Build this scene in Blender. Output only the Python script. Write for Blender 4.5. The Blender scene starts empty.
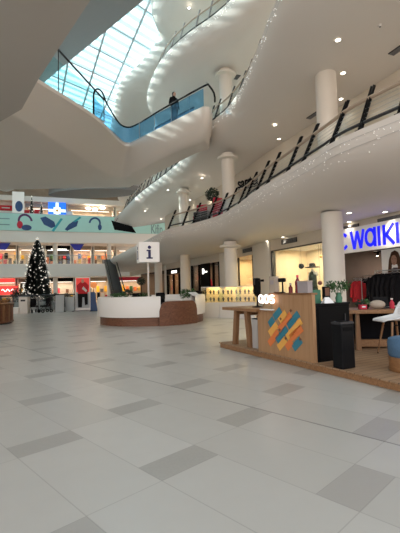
import bpy, bmesh, math, random
from mathutils import Vector, Matrix, Euler
random.seed(7)
PI = math.pi
SC = bpy.context.scene
COL = SC.collection

# ------------------------------------------------------------------ camera
CH, FPX, PITCH, ROLL = 1.4045, 385.0, 0.0554, -0.025
cp, sp = math.cos(PITCH), math.sin(PITCH)
cr, sr = math.cos(ROLL), math.sin(ROLL)
FW = Vector((0, cp, sp)); U0 = Vector((0, -sp, cp)); R0 = Vector((1, 0, 0))
RT = cr*R0 + sr*U0; UP = -sr*R0 + cr*U0
cam = bpy.data.cameras.new('camera'); camo = bpy.data.objects.new('camera', cam); COL.objects.link(camo)
m = Matrix((RT, UP, -FW)).transposed().to_4x4(); m.translation = (0, 0, CH)
camo.matrix_world = m
cam.sensor_fit = 'VERTICAL'; cam.sensor_height = 24.0; cam.lens = 24.0*FPX/533.0
cam.clip_end = 500; SC.camera = camo

def ray(px, py): return FW*FPX + RT*(px-200) + UP*(266.5-py)
def atY(px, py, Y):
    d = ray(px, py); t = Y/d.y
    return Vector((0, 0, CH)) + d*t
def atz(px, py, z):
    d = ray(px, py); t = (z-CH)/d.z
    return Vector((0, 0, CH)) + d*t

def px_of(p):
    v = Vector(p)-Vector((0, 0, CH)); return 200+FPX*v.dot(RT)/v.dot(FW)
def solve_px(fn, px, lo, hi):
    a, b = px_of(fn(lo))-px, px_of(fn(hi))-px
    for _ in range(60):
        m_ = (lo+hi)/2; c = px_of(fn(m_))-px
        if (c > 0) == (a > 0): lo, a = m_, c
        else: hi = m_
    return (lo+hi)/2
# ------------------------------------------------------------------ materials
def mat(name, col, rough=0.6, metal=0.0, emit=0.0, ecol=None, noise=0.0, nscale=8.0, spec=0.5):
    m = bpy.data.materials.new(name); m.use_nodes = True
    nt = m.node_tree; b = nt.nodes['Principled BSDF']
    b.inputs['Base Color'].default_value = (*col, 1); b.inputs['Roughness'].default_value = rough
    b.inputs['Metallic'].default_value = metal
    b.inputs['Specular IOR Level'].default_value = spec
    if emit:
        b.inputs['Emission Color'].default_value = (*(ecol or col), 1); b.inputs['Emission Strength'].default_value = emit
    if noise:
        tc = nt.nodes.new('ShaderNodeTexCoord'); n = nt.nodes.new('ShaderNodeTexNoise'); n.inputs['Scale'].default_value = nscale
        nt.links.new(tc.outputs['Object'], n.inputs['Vector'])
        r = nt.nodes.new('ShaderNodeMapRange'); r.inputs['To Min'].default_value = 1-noise; r.inputs['To Max'].default_value = 1+noise
        nt.links.new(n.outputs['Fac'], r.inputs['Value'])
        mx = nt.nodes.new('ShaderNodeVectorMath'); mx.operation = 'SCALE'; mx.inputs[0].default_value = col
        nt.links.new(r.outputs['Result'], mx.inputs['Scale']); nt.links.new(mx.outputs['Vector'], b.inputs['Base Color'])
    return m

def wood(name, c1, c2, scale=3.0, axis='X', rough=0.45):
    m = bpy.data.materials.new(name); m.use_nodes = True
    nt = m.node_tree; b = nt.nodes['Principled BSDF']; b.inputs['Roughness'].default_value = rough
    tc = nt.nodes.new('ShaderNodeTexCoord'); mp = nt.nodes.new('ShaderNodeMapping')
    s = {'X': (scale*.12, scale*2, scale*2), 'Y': (scale*2, scale*.12, scale*2), 'Z': (scale*2, scale*2, scale*.12)}[axis]
    mp.inputs['Scale'].default_value = s
    n = nt.nodes.new('ShaderNodeTexNoise'); n.inputs['Scale'].default_value = 3; n.inputs['Detail'].default_value = 6; n.inputs['Distortion'].default_value = 1.2
    cr_ = nt.nodes.new('ShaderNodeValToRGB')
    cr_.color_ramp.elements[0].position = .3; cr_.color_ramp.elements[0].color = (*c1, 1)
    cr_.color_ramp.elements[1].position = .72; cr_.color_ramp.elements[1].color = (*c2, 1)
    nt.links.new(tc.outputs['Object'], mp.inputs['Vector']); nt.links.new(mp.outputs['Vector'], n.inputs['Vector'])
    nt.links.new(n.outputs['Fac'], cr_.inputs['Fac']); nt.links.new(cr_.outputs['Color'], b.inputs['Base Color'])
    return m

def glass(name, tint, gloss=0.08, diff=0.0, dcol=(.2, .4, .6)):
    m = bpy.data.materials.new(name); m.use_nodes = True
    nt = m.node_tree; nt.nodes.remove(nt.nodes['Principled BSDF']); out = nt.nodes['Material Output']
    t = nt.nodes.new('ShaderNodeBsdfTransparent'); t.inputs['Color'].default_value = (*tint, 1)
    g = nt.nodes.new('ShaderNodeBsdfGlossy'); g.inputs['Roughness'].default_value = .04
    mx = nt.nodes.new('ShaderNodeMixShader'); mx.inputs['Fac'].default_value = gloss
    nt.links.new(t.outputs[0], mx.inputs[1]); nt.links.new(g.outputs[0], mx.inputs[2])
    last = mx
    if diff:
        d = nt.nodes.new('ShaderNodeBsdfDiffuse'); d.inputs['Color'].default_value = (*dcol, 1)
        tr = nt.nodes.new('ShaderNodeBsdfTranslucent'); tr.inputs['Color'].default_value = (*dcol, 1)
        a = nt.nodes.new('ShaderNodeMixShader'); a.inputs['Fac'].default_value = .5
        nt.links.new(d.outputs[0], a.inputs[1]); nt.links.new(tr.outputs[0], a.inputs[2])
        m2 = nt.nodes.new('ShaderNodeMixShader'); m2.inputs['Fac'].default_value = diff
        nt.links.new(mx.outputs[0], m2.inputs[1]); nt.links.new(a.outputs[0], m2.inputs[2]); last = m2
    nt.links.new(last.outputs[0], out.inputs['Surface'])
    return m

M = {}
M['white'] = mat('white_plaster', (.77, .725, .67), .7, noise=.02, nscale=.6)
M['white2'] = mat('white_ceiling_paint', (.74, .71, .67), .75, noise=.02, nscale=.6)
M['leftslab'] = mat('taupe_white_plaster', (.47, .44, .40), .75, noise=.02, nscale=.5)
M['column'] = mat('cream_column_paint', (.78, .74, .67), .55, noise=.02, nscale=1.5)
M['wall'] = mat('warm_beige_wall', (.70, .63, .53), .7, noise=.03, nscale=1)
M['grey'] = mat('mid_grey_paint', (.30, .30, .30), .6, noise=.05)
M['shadedslab'] = mat('canopy_shade_grey', (.22, .21, .205), .6, noise=.06, nscale=2)  # shade under the far slab put into this darker grey
M['bluegrey'] = mat('blue_grey_paint', (.42, .46, .48), .6, noise=.03)
M['black'] = mat('black_metal', (.007, .007, .008), .5, noise=.1, nscale=20, spec=.10)
M['blackmatt'] = mat('black_laminate', (.005, .005, .0055), .6, noise=.1, nscale=10, spec=.07)
M['darkmetal'] = mat('dark_grey_metal', (.05, .05, .055), .4, .6, noise=.08, nscale=15)
M['steel'] = mat('brushed_steel', (.55, .55, .55), .35, .9, noise=.05, nscale=20)
M['tanrail'] = mat('tan_timber_handrail', (.42, .33, .25), .5, noise=.1, nscale=6)
M['deskwhite'] = mat('white_solid_surface', (.82, .78, .73), .35, noise=.01)
M['brown'] = wood('dark_walnut', (.10, .036, .016), (.22, .085, .040), 3, 'X', .4)
M['oak'] = wood('light_oak', (.34, .19, .085), (.50, .29, .14), 4, 'Y', .45)
M['oakx'] = wood('oak_tabletop', (.22, .105, .042), (.35, .18, .08), 4, 'Y', .4)
M['oakz'] = wood('oak_legs', (.20, .095, .04), (.32, .165, .075), 4, 'Z', .45)
M['plywood'] = wood('plywood_panel', (.34, .18, .085), (.43, .245, .12), 2.2, 'Z', .5)
M['deck'] = None
M['plastic'] = mat('white_moulded_plastic', (.80, .80, .80), .35, noise=.01)
M['bluefabric'] = mat('blue_woven_fabric', (.075, .15, .25), .9, noise=.2, nscale=60)
M['red'] = mat('red_fabric', (.55, .02, .03), .8, noise=.2, nscale=12)
M['redseat'] = mat('red_seat_fabric', (.55, .03, .06), .8, noise=.1, nscale=12)
M['blackcloth'] = mat('black_cloth', (.008, .008, .010), .95, noise=.3, nscale=14, spec=.15)
M['greycloth'] = mat('grey_cloth', (.10, .10, .11), .9, noise=.25, nscale=12)
M['whitecloth'] = mat('white_cloth', (.7, .68, .66), .9, noise=.1, nscale=12)
M['skin'] = mat('skin_tone', (.55, .33, .24), .6, noise=.05)
M['hair'] = mat('brown_hair', (.10, .045, .02), .6, noise=.3, nscale=30)
M['leaf'] = mat('green_leaves', (.035, .10, .025), .6, noise=.5, nscale=14)
M['leafdark'] = mat('dark_green_leaves', (.012, .030, .014), .6, noise=.5, nscale=14)
M['needle'] = mat('dark_fir_needles', (.010, .017, .014), .7, noise=.5, nscale=10)
M['bark'] = mat('brown_bark', (.08, .045, .025), .9, noise=.3, nscale=15)
M['pot'] = mat('white_planter', (.72, .68, .63), .5, noise=.02)
M['teal'] = mat('sea_green_banner', (.42, .70, .64), .5, noise=.03, nscale=1)
M['purple'] = mat('purple_print', (.10, .03, .12), .5, noise=.3, nscale=2)
M['navyprint'] = mat('navy_print', (.02, .07, .20), .5, noise=.3, nscale=2)
M['cyanprint'] = mat('cyan_print', (.03, .36, .42), .5, noise=.2, nscale=2)
M['greyprint'] = mat('grey_print', (.20, .32, .32), .5, noise=.1)
M['blueletter'] = mat('lit_blue_letters', (.005, .008, .5), .4, emit=1.0, ecol=(.004, .008, .85), noise=.02)
M['signwhite'] = mat('white_sign_face', (.80, .78, .75), .4, emit=.12, ecol=(1, .96, .9), noise=.01)
M['navy'] = mat('navy_letter', (.012, .01, .10), .5, noise=.05)
M['neon'] = mat('white_neon_tube', (1, .9, .85), .4, emit=3.5, ecol=(1, .80, .70), noise=.01)
M['lampwarm'] = mat('warm_lamp_lens', (1, .95, .85), .4, emit=9, ecol=(1, .90, .74), noise=.01)
M['bulb'] = mat('tiny_white_bulbs', (1, 1, .95), .4, emit=.8, ecol=(1, .97, .92), noise=.01)
M['bauble'] = mat('pearl_bauble', (.85, .80, .72), .25, emit=.5, ecol=(1, .93, .82), noise=.02)
M['gold'] = mat('gold_goods', (.75, .48, .12), .3, .7, noise=.3, nscale=20)
M['goldglow'] = mat('glowing_gold_panel', (.62, .45, .24), .5, emit=.05, ecol=(1, .66, .24), noise=.2, nscale=12)  # case light put into the panels as a slight gold glow
M['screenblue'] = mat('lit_blue_screen', (.01, .12, .7), .3, emit=.9, ecol=(.01, .16, .85), noise=.15, nscale=3)
M['screenwhite'] = mat('lit_white_ribbon', (.8, .9, 1), .3, emit=.95, ecol=(.75, .92, 1), noise=.02)
M['orange'] = mat('orange_paint', (.72, .19, .05), .5, noise=.04)
M['amber'] = mat('amber_paint', (.80, .40, .08), .5, noise=.04)
M['tealpaint'] = mat('petrol_blue_paint', (.03, .19, .26), .5, noise=.04)
M['signred'] = mat('lit_red_sign', (.8, .05, .05), .4, emit=.8, ecol=(.95, .07, .06), noise=.05)
M['posterred'] = mat('lit_red_poster', (.7, .04, .04), .4, emit=.35, ecol=(.9, .06, .04), noise=.35, nscale=4)
M['green'] = mat('dark_green_card', (.045, .17, .10), .5, noise=.05)
M['carton'] = mat('taupe_carton', (.42, .34, .27), .7, noise=.05)
M['greybox'] = mat('mauve_grey_box', (.34, .29, .29), .6, noise=.05)
M['winecol'] = mat('wine_red_glass', (.16, .012, .02), .2, noise=.1)
M['yellow'] = mat('yellow_goods', (.75, .42, .03), .5, noise=.2)
M['glass'] = glass('clear_glass', (.93, .97, .96), .07)
M['railglass'] = glass('pale_rail_glass', (.93, .97, .97), .05)
M['blueglass'] = glass('blue_tinted_glass', (.30, .62, .86), .08, .30, (.16, .45, .76))
M['aquaglass'] = glass('aqua_tinted_glass', (.62, .90, .94), .08, .14, (.35, .7, .75))
M['skyglass'] = glass('skylight_glass', (.93, .995, .99), .04, .22, (.85, .96, .95))
M['cream'] = mat('cream_display_wall', (.85, .70, .50), .7, noise=.04, nscale=2)
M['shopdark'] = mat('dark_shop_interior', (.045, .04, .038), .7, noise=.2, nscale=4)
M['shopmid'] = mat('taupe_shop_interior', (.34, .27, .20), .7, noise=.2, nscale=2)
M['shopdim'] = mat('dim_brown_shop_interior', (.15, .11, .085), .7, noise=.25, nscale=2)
M['shopfar_glow'] = mat('glowing_far_shop_back', (.5, .40, .30), .7, emit=.10, ecol=(1, .72, .45), noise=.35, nscale=1.6)  # shop light put into the wall colour as a faint warm glow
M['lightbar'] = mat('white_light_bar', (1, 1, .95), .4, emit=2.2, ecol=(1, .95, .86), noise=.01)
M['bluesail'] = mat('royal_blue_banner', (.03, .04, .42), .6, noise=.05)

def deck_mat():
    m = wood('oak_deck_boards', (.26, .15, .08), (.40, .255, .15), 3, 'Y', .5)
    nt = m.node_tree; b = nt.nodes['Principled BSDF']; ramp = [n for n in nt.nodes if n.type == 'VALTORGB'][0]
    tc = [n for n in nt.nodes if n.type == 'TEX_COORD'][0]
    s = nt.nodes.new('ShaderNodeSeparateXYZ'); nt.links.new(tc.outputs['Object'], s.inputs[0])
    a = nt.nodes.new('ShaderNodeMath'); a.operation = 'PINGPONG'; a.inputs[1].default_value = .07; nt.links.new(s.outputs['X'], a.inputs[0])
    c = nt.nodes.new('ShaderNodeMath'); c.operation = 'GREATER_THAN'; c.inputs[1].default_value = .006; nt.links.new(a.outputs[0], c.inputs[0])
    mx = nt.nodes.new('ShaderNodeMix'); mx.data_type = 'RGBA'; mx.inputs[6].default_value = (.06, .035, .02, 1)
    nt.links.new(c.outputs[0], mx.inputs[0]); nt.links.new(ramp.outputs['Color'], mx.inputs[7]); nt.links.new(mx.outputs[2], b.inputs['Base Color'])
    return m
M['deck'] = deck_mat()

def floor_mat():
    hd, ox, oy = 0.76888, -1.79181, 3.56355
    m = bpy.data.materials.new('pale_stone_tiles'); m.use_nodes = True
    nt = m.node_tree; L = nt.links; b = nt.nodes['Principled BSDF']
    def math_(op, a, b_=None):
        n = nt.nodes.new('ShaderNodeMath'); n.operation = op
        for i, v in enumerate((a, b_)):
            if v is None: continue
            if isinstance(v, (int, float)): n.inputs[i].default_value = v
            else: L.new(v, n.inputs[i])
        return n.outputs[0]
    tc = nt.nodes.new('ShaderNodeTexCoord'); s = nt.nodes.new('ShaderNodeSeparateXYZ'); L.new(tc.outputs['Object'], s.inputs[0])
    dx = math_('SUBTRACT', s.outputs['X'], ox); dy = math_('SUBTRACT', s.outputs['Y'], oy)
    c, sn = math.cos(hd), math.sin(hd)
    u = math_('ADD', math_('MULTIPLY', dx, c), math_('MULTIPLY', dy, sn))
    v = math_('SUBTRACT', math_('MULTIPLY', dx, sn), math_('MULTIPLY', dy, c))
    us = math_('DIVIDE', u, .6); i = math_('FLOOR', us)
    vv = math_('SUBTRACT', v, math_('MULTIPLY', i, 1.2))
    cell = math_('FLOOR', math_('DIVIDE', vv, 2.7))
    t = math_('SUBTRACT', vv, math_('MULTIPLY', cell, 2.7))
    inset = math_('LESS_THAN', t, .3)
    # joints
    fu = math_('MULTIPLY', math_('PINGPONG', us, .5), .6)
    ju = math_('LESS_THAN', fu, .0045)
    j1 = math_('LESS_THAN', math_('ABSOLUTE', math_('SUBTRACT', t, .3)), .0045)
    j2 = math_('LESS_THAN', math_('ABSOLUTE', math_('SUBTRACT', t, 1.5)), .004)
    j3 = math_('LESS_THAN', t, .0045)
    joint = math_('MAXIMUM', math_('MAXIMUM', ju, j1), math_('MAXIMUM', j2, j3))
    # wide movement joint every eight strips, passing u = 2.4
    big = math_('LESS_THAN', math_('MULTIPLY', math_('PINGPONG', math_('DIVIDE', math_('SUBTRACT', u, 2.4), 4.8), .5), 4.8), .012)
    half = math_('FLOOR', math_('DIVIDE', math_('SUBTRACT', t, .3), 1.2))
    wn = nt.nodes.new('ShaderNodeTexWhiteNoise'); wn.noise_dimensions = '3D'
    cb = nt.nodes.new('ShaderNodeCombineXYZ'); L.new(i, cb.inputs[0]); L.new(cell, cb.inputs[1]); L.new(half, cb.inputs[2]); L.new(cb.outputs[0], wn.inputs['Vector'])
    n1 = nt.nodes.new('ShaderNodeTexNoise'); n1.inputs['Scale'].default_value = 5; n1.inputs['Detail'].default_value = 6; L.new(tc.outputs['Object'], n1.inputs['Vector'])
    n2 = nt.nodes.new('ShaderNodeTexNoise'); n2.inputs['Scale'].default_value = 40; n2.inputs['Detail'].default_value = 3; L.new(tc.outputs['Object'], n2.inputs['Vector'])
    def mixc(f, a, b_):
        n = nt.nodes.new('ShaderNodeMix'); n.data_type = 'RGBA'
        if isinstance(f, (int, float)): n.inputs[0].default_value = f
        else: L.new(f, n.inputs[0])
        for k, q in ((6, a), (7, b_)):
            if isinstance(q, tuple): n.inputs[k].default_value = (*q, 1)
            else: L.new(q, n.inputs[k])
        return n.outputs[2]
    base = mixc(wn.outputs['Value'], (.47, .45, .41), (.525, .505, .465))
    base = mixc(math_('MULTIPLY', n1.outputs['Fac'], .3), base, (.43, .41, .375))
    ins = mixc(n2.outputs['Fac'], (.30, .285, .255), (.40, .385, .35))
    ins = mixc(math_('MULTIPLY', wn.outputs['Value'], .9), ins, (.40, .375, .345))
    colr = mixc(inset, base, ins)
    colr = mixc(math_('MULTIPLY', joint, .30), colr, (.16, .145, .13))
    colr = mixc(math_('MULTIPLY', big, .6), colr, (.11, .10, .09))
    L.new(colr, b.inputs['Base Color'])
    r = nt.nodes.new('ShaderNodeMapRange'); r.inputs['To Min'].default_value = .265; r.inputs['To Max'].default_value = .36
    L.new(n1.outputs['Fac'], r.inputs['Value'])
    L.new(r.outputs['Result'], b.inputs['Roughness'])
    return m
M['floor'] = floor_mat()

# ------------------------------------------------------------------ helpers
class MB:
    def __init__(self): self.bm = bmesh.new()
    def box(self, c, s, rz=0.0, bevel=0.0, mtx=None):
        r = bmesh.ops.create_cube(self.bm, size=1)
        vs = r['verts']
        T = Matrix.Translation(c) @ Matrix.Rotation(rz, 4, 'Z') @ Matrix.Diagonal((*s, 1))
        if mtx is not None: T = mtx @ T
        bmesh.ops.transform(self.bm, matrix=T, verts=vs)
        if bevel:
            es = {e for v in vs for e in v.link_edges}
            bmesh.ops.bevel(self.bm, geom=list(es), offset=bevel, segments=2, profile=.5, affect='EDGES')
        return self
    def tube(self, pts, r, seg=8, closed=False, caps=True):
        pts = [Vector(p) for p in pts]; n = len(pts); rings = []
        rad = r if isinstance(r, (list, tuple)) else [r]*n
        prev = None
        for i, p in enumerate(pts):
            if closed: d = pts[(i+1) % n]-pts[i-1]
            else: d = pts[min(i+1, n-1)]-pts[max(i-1, 0)]
            d = d.normalized() if d.length > 1e-9 else Vector((0, 0, 1))
            if prev is None:
                a = Vector((0, 0, 1)) if abs(d.z) < .9 else Vector((1, 0, 0))
                x = d.cross(a).normalized()
            else:
                x = (prev - d*prev.dot(d)); x = x.normalized() if x.length > 1e-6 else d.orthogonal().normalized()
            prev = x; y = d.cross(x)
            rings.append([self.bm.verts.new(p + (x*math.cos(2*PI*k/seg)+y*math.sin(2*PI*k/seg))*rad[i]) for k in range(seg)])
        rng = range(n if closed else n-1)
        for i in rng:
            a, b = rings[i], rings[(i+1) % n]
            for k in range(seg): self.bm.faces.new((a[k], a[(k+1) % seg], b[(k+1) % seg], b[k]))
        if caps and not closed:
            self.bm.faces.new(rings[0][::-1]); self.bm.faces.new(rings[-1])
        return self
    def lathe(self, prof, c=(0, 0, 0), seg=24, a0=0.0, a1=2*PI):
        c = Vector(c); full = abs(a1-a0-2*PI) < 1e-6; n = seg if full else seg+1; rows = []
        for (r, z) in prof:
            if r < 1e-6 and full: rows.append([self.bm.verts.new(c+Vector((0, 0, z)))]*n)
            else: rows.append([self.bm.verts.new(c+Vector((r*math.cos(a0+(a1-a0)*k/seg), r*math.sin(a0+(a1-a0)*k/seg), z))) for k in range(n)])
        for i in range(len(rows)-1):
            for k in range(n if full else n-1):
                k2 = (k+1) % n
                q = []
                for v in (rows[i][k], rows[i][k2], rows[i+1][k2], rows[i+1][k]):
                    if v not in q: q.append(v)
                if len(q) >= 3:
                    try: self.bm.faces.new(q)
                    except ValueError: pass
        return self
    def prism(self, poly, z0, z1):
        a = [self.bm.verts.new((p[0], p[1], z0)) for p in poly]; b = [self.bm.verts.new((p[0], p[1], z1)) for p in poly]
        n = len(poly)
        self.bm.faces.new(a[::-1]); self.bm.faces.new(b)
        for k in range(n): self.bm.faces.new((a[k], a[(k+1) % n], b[(k+1) % n], b[k]))
        return self
    def hull2(self, bot, top):
        a = [self.bm.verts.new(p) for p in bot]; b = [self.bm.verts.new(p) for p in top]; n = len(bot)
        self.bm.faces.new(a[::-1]); self.bm.faces.new(b)
        for k in range(n): self.bm.faces.new((a[k], a[(k+1) % n], b[(k+1) % n], b[k]))
        return self
    def plate(self, poly, d, O, X, Y):
        """a polygon drawn in the plane O + x X + y Y, given thickness d along X x Y"""
        O, X, Y = Vector(O), Vector(X).normalized(), Vector(Y).normalized(); N = X.cross(Y)
        a = [O+X*p[0]+Y*p[1] for p in poly]
        return self.hull2(a, [q+N*d for q in a])
    def ball(self, c, r, sub=2, s=(1, 1, 1)):
        q = bmesh.ops.create_icosphere(self.bm, subdivisions=sub, radius=1)
        bmesh.ops.transform(self.bm, matrix=Matrix.Translation(c) @ Matrix.Diagonal((r*s[0], r*s[1], r*s[2], 1)), verts=q['verts'])
        return self
    def grid(self, rows):
        vs = [[self.bm.verts.new(p) for p in row] for row in rows]
        for i in range(len(vs)-1):
            for k in range(len(vs[0])-1): self.bm.faces.new((vs[i][k], vs[i][k+1], vs[i+1][k+1], vs[i+1][k]))
        return self
    def build(self, name, material, parent=None, smooth=False, loc=None, rz=0.0):
        bmesh.ops.recalc_face_normals(self.bm, faces=self.bm.faces[:])
        me = bpy.data.meshes.new(name); self.bm.to_mesh(me); self.bm.free()
        if smooth:
            for p in me.polygons: p.use_smooth = True
            try: me.set_sharp_from_angle(angle=math.radians(40))
            except Exception: pass
        me.materials.append(material)
        o = bpy.data.objects.new(name, me); COL.objects.link(o)
        if parent: o.parent = parent
        if loc is not None: o.location = loc; o.rotation_euler = (0, 0, rz)
        return o

def tag(o, label, cat, group=None, kind=None):
    o['label'] = label; o['category'] = cat
    if group: o['group'] = group
    if kind: o['kind'] = kind
    return o
def thing(name, label, cat, loc=(0, 0, 0), rz=0.0, group=None):
    o = bpy.data.objects.new(name, None); COL.objects.link(o); o.empty_display_size = .1
    o.location = loc; o.rotation_euler = (0, 0, rz)
    return tag(o, label, cat, group)
def struct(o, label=None):
    o['kind'] = 'structure'
    if label: o['label'] = label
    return o
def kids(o): return [c for c in bpy.data.objects if c.parent == o]
def dup(root, loc, rz, label, group=None):
    r = root.copy(); COL.objects.link(r); r.location = loc; r.rotation_euler = (0, 0, rz); r['label'] = label
    if group: r['group'] = group
    for ch in kids(root):
        c = ch.copy(); COL.objects.link(c); c.parent = r
        for g in kids(ch):
            d = g.copy(); COL.objects.link(d); d.parent = c
    return r
def text_mesh(body, size=1.0, ext=.02, bold=0.0):
    cu = bpy.data.curves.new('t', 'FONT'); cu.body = body; cu.size = size; cu.extrude = ext; cu.offset = bold; cu.resolution_u = 4
    o = bpy.data.objects.new('t', cu); COL.objects.link(o)
    bpy.context.view_layer.update()
    me = bpy.data.meshes.new_from_object(o.evaluated_get(bpy.context.evaluated_depsgraph_get()))
    bpy.data.objects.remove(o); bpy.data.curves.remove(cu)
    return me
def text_obj(name, body, material, O, X, Yv=(0, 0, 1), w=None, h=None, ext=.02, bold=0.0, parent=None):
    me = text_mesh(body, 1.0, ext, bold)
    xs = [v.co.x for v in me.vertices]; ys = [v.co.y for v in me.vertices]
    x0, x1, y0, y1 = min(xs), max(xs), min(ys), max(ys)
    sx = w/(x1-x0); sy = h/(y1-y0)
    X, Yv = Vector(X).normalized(), Vector(Yv).normalized(); N = X.cross(Yv); O = Vector(O)
    for v in me.vertices:
        v.co = O + X*((v.co.x-x0)*sx) + Yv*((v.co.y-y0)*sy) + N*v.co.z
    me.materials.clear(); me.materials.append(material)
    o = bpy.data.objects.new(name, me); COL.objects.link(o)
    if parent: o.parent = parent
    return o

def spline(pts, n):
    P = [Vector((*p, 0)) if len(p) == 2 else Vector(p) for p in pts]
    P = [P[0]*2-P[1]]+P+[P[-1]*2-P[-2]]
    out = []
    for i in range(1, len(P)-2):
        for k in range(12):
            t = k/12
            a, b, c, d = P[i-1], P[i], P[i+1], P[i+2]
            out.append(.5*((2*b)+(c-a)*t+(2*a-5*b+4*c-d)*t*t+(3*b-a-3*c+d)*t**3))
    out.append(P[-2])
    L = [0]
    for i in range(1, len(out)): L.append(L[-1]+(out[i]-out[i-1]).length)
    res = []; j = 0
    for k in range(n):
        s = L[-1]*k/(n-1)
        while j < len(L)-2 and L[j+1] < s: j += 1
        f = (s-L[j])/max(1e-9, L[j+1]-L[j]); res.append(out[j].lerp(out[j+1], f))
    return res
def length(P): return sum((P[i+1]-P[i]).length for i in range(len(P)-1))

# =================================================================== SETTING
struct(MB().box((-9, 25, -.1), (64, 76, .2)).build('floor', M['floor']))

NS = 110
SHIFT = Vector((11, 4.4, 0))
def bowl(lip, inner, zl, zi, s):
    a = s*PI/2
    p = lip.lerp(inner, 1-math.cos(a)); p = p.copy(); p.z = (zl-.16)-(zl-.16-zi)*math.sin(a)
    return p
def balcony(name, lip, inner, zl, zi, material, shift=SHIFT, ymax=99):
    def bk(p, z):
        q = Vector((p.x, p.y, z))+shift; q.y = min(q.y, max(ymax, 0)); return q
    Lp = spline(lip, NS); In = spline(inner, NS)
    rows = []
    rows.append([bk(p, zl) for p in In])
    rows.append([Vector((p.x, p.y, zl)) for p in Lp])
    rows.append([Vector((p.x, p.y, zl-.16)) for p in Lp])
    for k in range(1, 11): rows.append([bowl(Lp[i], In[i], zl, zi, k/10) for i in range(NS)])
    rows.append([bk(p, zi) for p in In])
    rows.append(rows[0])
    mb = MB(); mb.grid(rows); bmesh.ops.remove_doubles(mb.bm, verts=mb.bm.verts[:], dist=1e-4)
    struct(mb.build(name, material, smooth=True))
    return Lp, In

L1 = [(9.5, 1.5), (6.2, 5.2), (3.75, 8.9), (3.25, 10.3), (2.75, 12.2), (2.1, 14.6), (1.6, 17.2), (.85, 19.4), (-.6, 21.6), (-2.0, 23.3), (-2.9, 25.6), (-5.2, 31.5), (-10.0, 43.5), (-12, 50)]
I1 = [(11.5, 5), (8.2, 7.0), (6.0, 9.4), (5.4, 10.6), (4.9, 12.1), (4.0, 14.3), (3.3, 16.8), (2.3, 19.8), (.9, 23.0), (-.6, 25.6), (-1.6, 28), (-4.0, 33.5), (-8.2, 44.5), (-10, 51)]
L2 = [(7.5, 2.5), (4.3, 5.8), (2.8, 9.0), (2.35, 11.2), (2.25, 12.4), (1.85, 15.8), (1.3, 17.8), (.55, 19.3), (-.25, 21.8), (-.85, 24), (-2.6, 28), (-5.3, 33.5), (-8.6, 41.5), (-9.9, 44.6)]
I2 = [(9.5, 4), (6.4, 6.8), (4.7, 9.3), (4.15, 11.2), (4.0, 13.0), (3.85, 15.6), (3.4, 18.8), (2.7, 22.3), (1.5, 24.8), (.3, 26.6), (-1.2, 30.2), (-3.9, 35.2), (-7.3, 41.0), (-9.3, 44.5)]
L3 = [(6.0, 9), (3.6, 13.5), (1.3, 17.0), (-.5, 18.9), (-1.9, 20.9), (-3.0, 23.8), (-3.3, 25.8), (-3.2, 29), (-5, 35), (-9, 46), (-11, 52)]
I3 = [(8.5, 10.5), (5.6, 13.8), (2.95, 16.5), (2.1, 18.3), (1.1, 19.4), (-.3, 21.2), (-.9, 24.5), (-.6, 29), (-2.6, 35.6), (-6.8, 47), (-9, 53)]
L4 = [(4.0, 12), (0, 17.5), (-2.5, 22.0), (-2.4, 25.4), (-4.1, 28.5), (-6.3, 31.4), (-7.8, 35.8), (-9.4, 41), (-12.5, 52)]
I4 = [(6.4, 13.4), (2.6, 19), (-.1, 23.2), (.1, 26.6), (-1.4, 30.2), (-3.6, 33.2), (-5.1, 37.2), (-6.8, 42), (-9.8, 53)]
Z1, Z2, Z3, Z4 = 5.0, 9.7, 14.2, 18.8
C1, C2, C3, C4 = 3.75, 8.4, 12.9, 16.9
l1, i1 = balcony('balcony_slab', L1, I1, Z1, C1, M['white'])
l2, i2 = balcony('balcony_slab', L2, I2, Z2, C2, M['white'], ymax=36.6)
l3, i3 = balcony('balcony_slab', L3, I3, Z3, C3, M['white'])
l4, i4 = balcony('roof_slab', L4, I4, Z4, C4, M['white'])

# storefront wall on the right, above the ground floor shops
SF = [(9.6, 4.8), (7.95, 9.0), (6.5, 12.7), (5.1, 16.2), (3.65, 19.8), (2.75, 22.6), (1.35, 26.6), (-.7, 31), (-3.3, 37), (-7.6, 47), (-9.5, 52)]
def wall_strip(name, pts, z0, z1, t, material):
    mb = MB()
    n = len(pts); off = []
    for i in range(n):
        a = Vector(pts[max(i-1, 0)]); b = Vector(pts[min(i+1, n-1)]); d = (b-a).normalized(); off.append((pts[i][0]+d.y*t, pts[i][1]-d.x*t))
    for i in range(n-1):
        q = [pts[i], pts[i+1], off[i+1], off[i]]
        mb.prism(q, z0, z1)
    bmesh.ops.remove_doubles(mb.bm, verts=mb.bm.verts[:], dist=1e-4)
    return struct(mb.build(name, material))
wall_strip('wall_right', SF[:9], Z1+.01, C2-.01, .25, M['wall'])
wall_strip('wall_right', SF[:9], Z2+.01, C3-.01, .25, M['white2'])
wall_strip('wall_right', [p for p in SF if 8 < p[1] < 38], Z3+.01, C4-.01, .25, M['white2'])
wall_strip('wall_right', SF, 3.22, C1-.005, .25, M['wall'])

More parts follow.
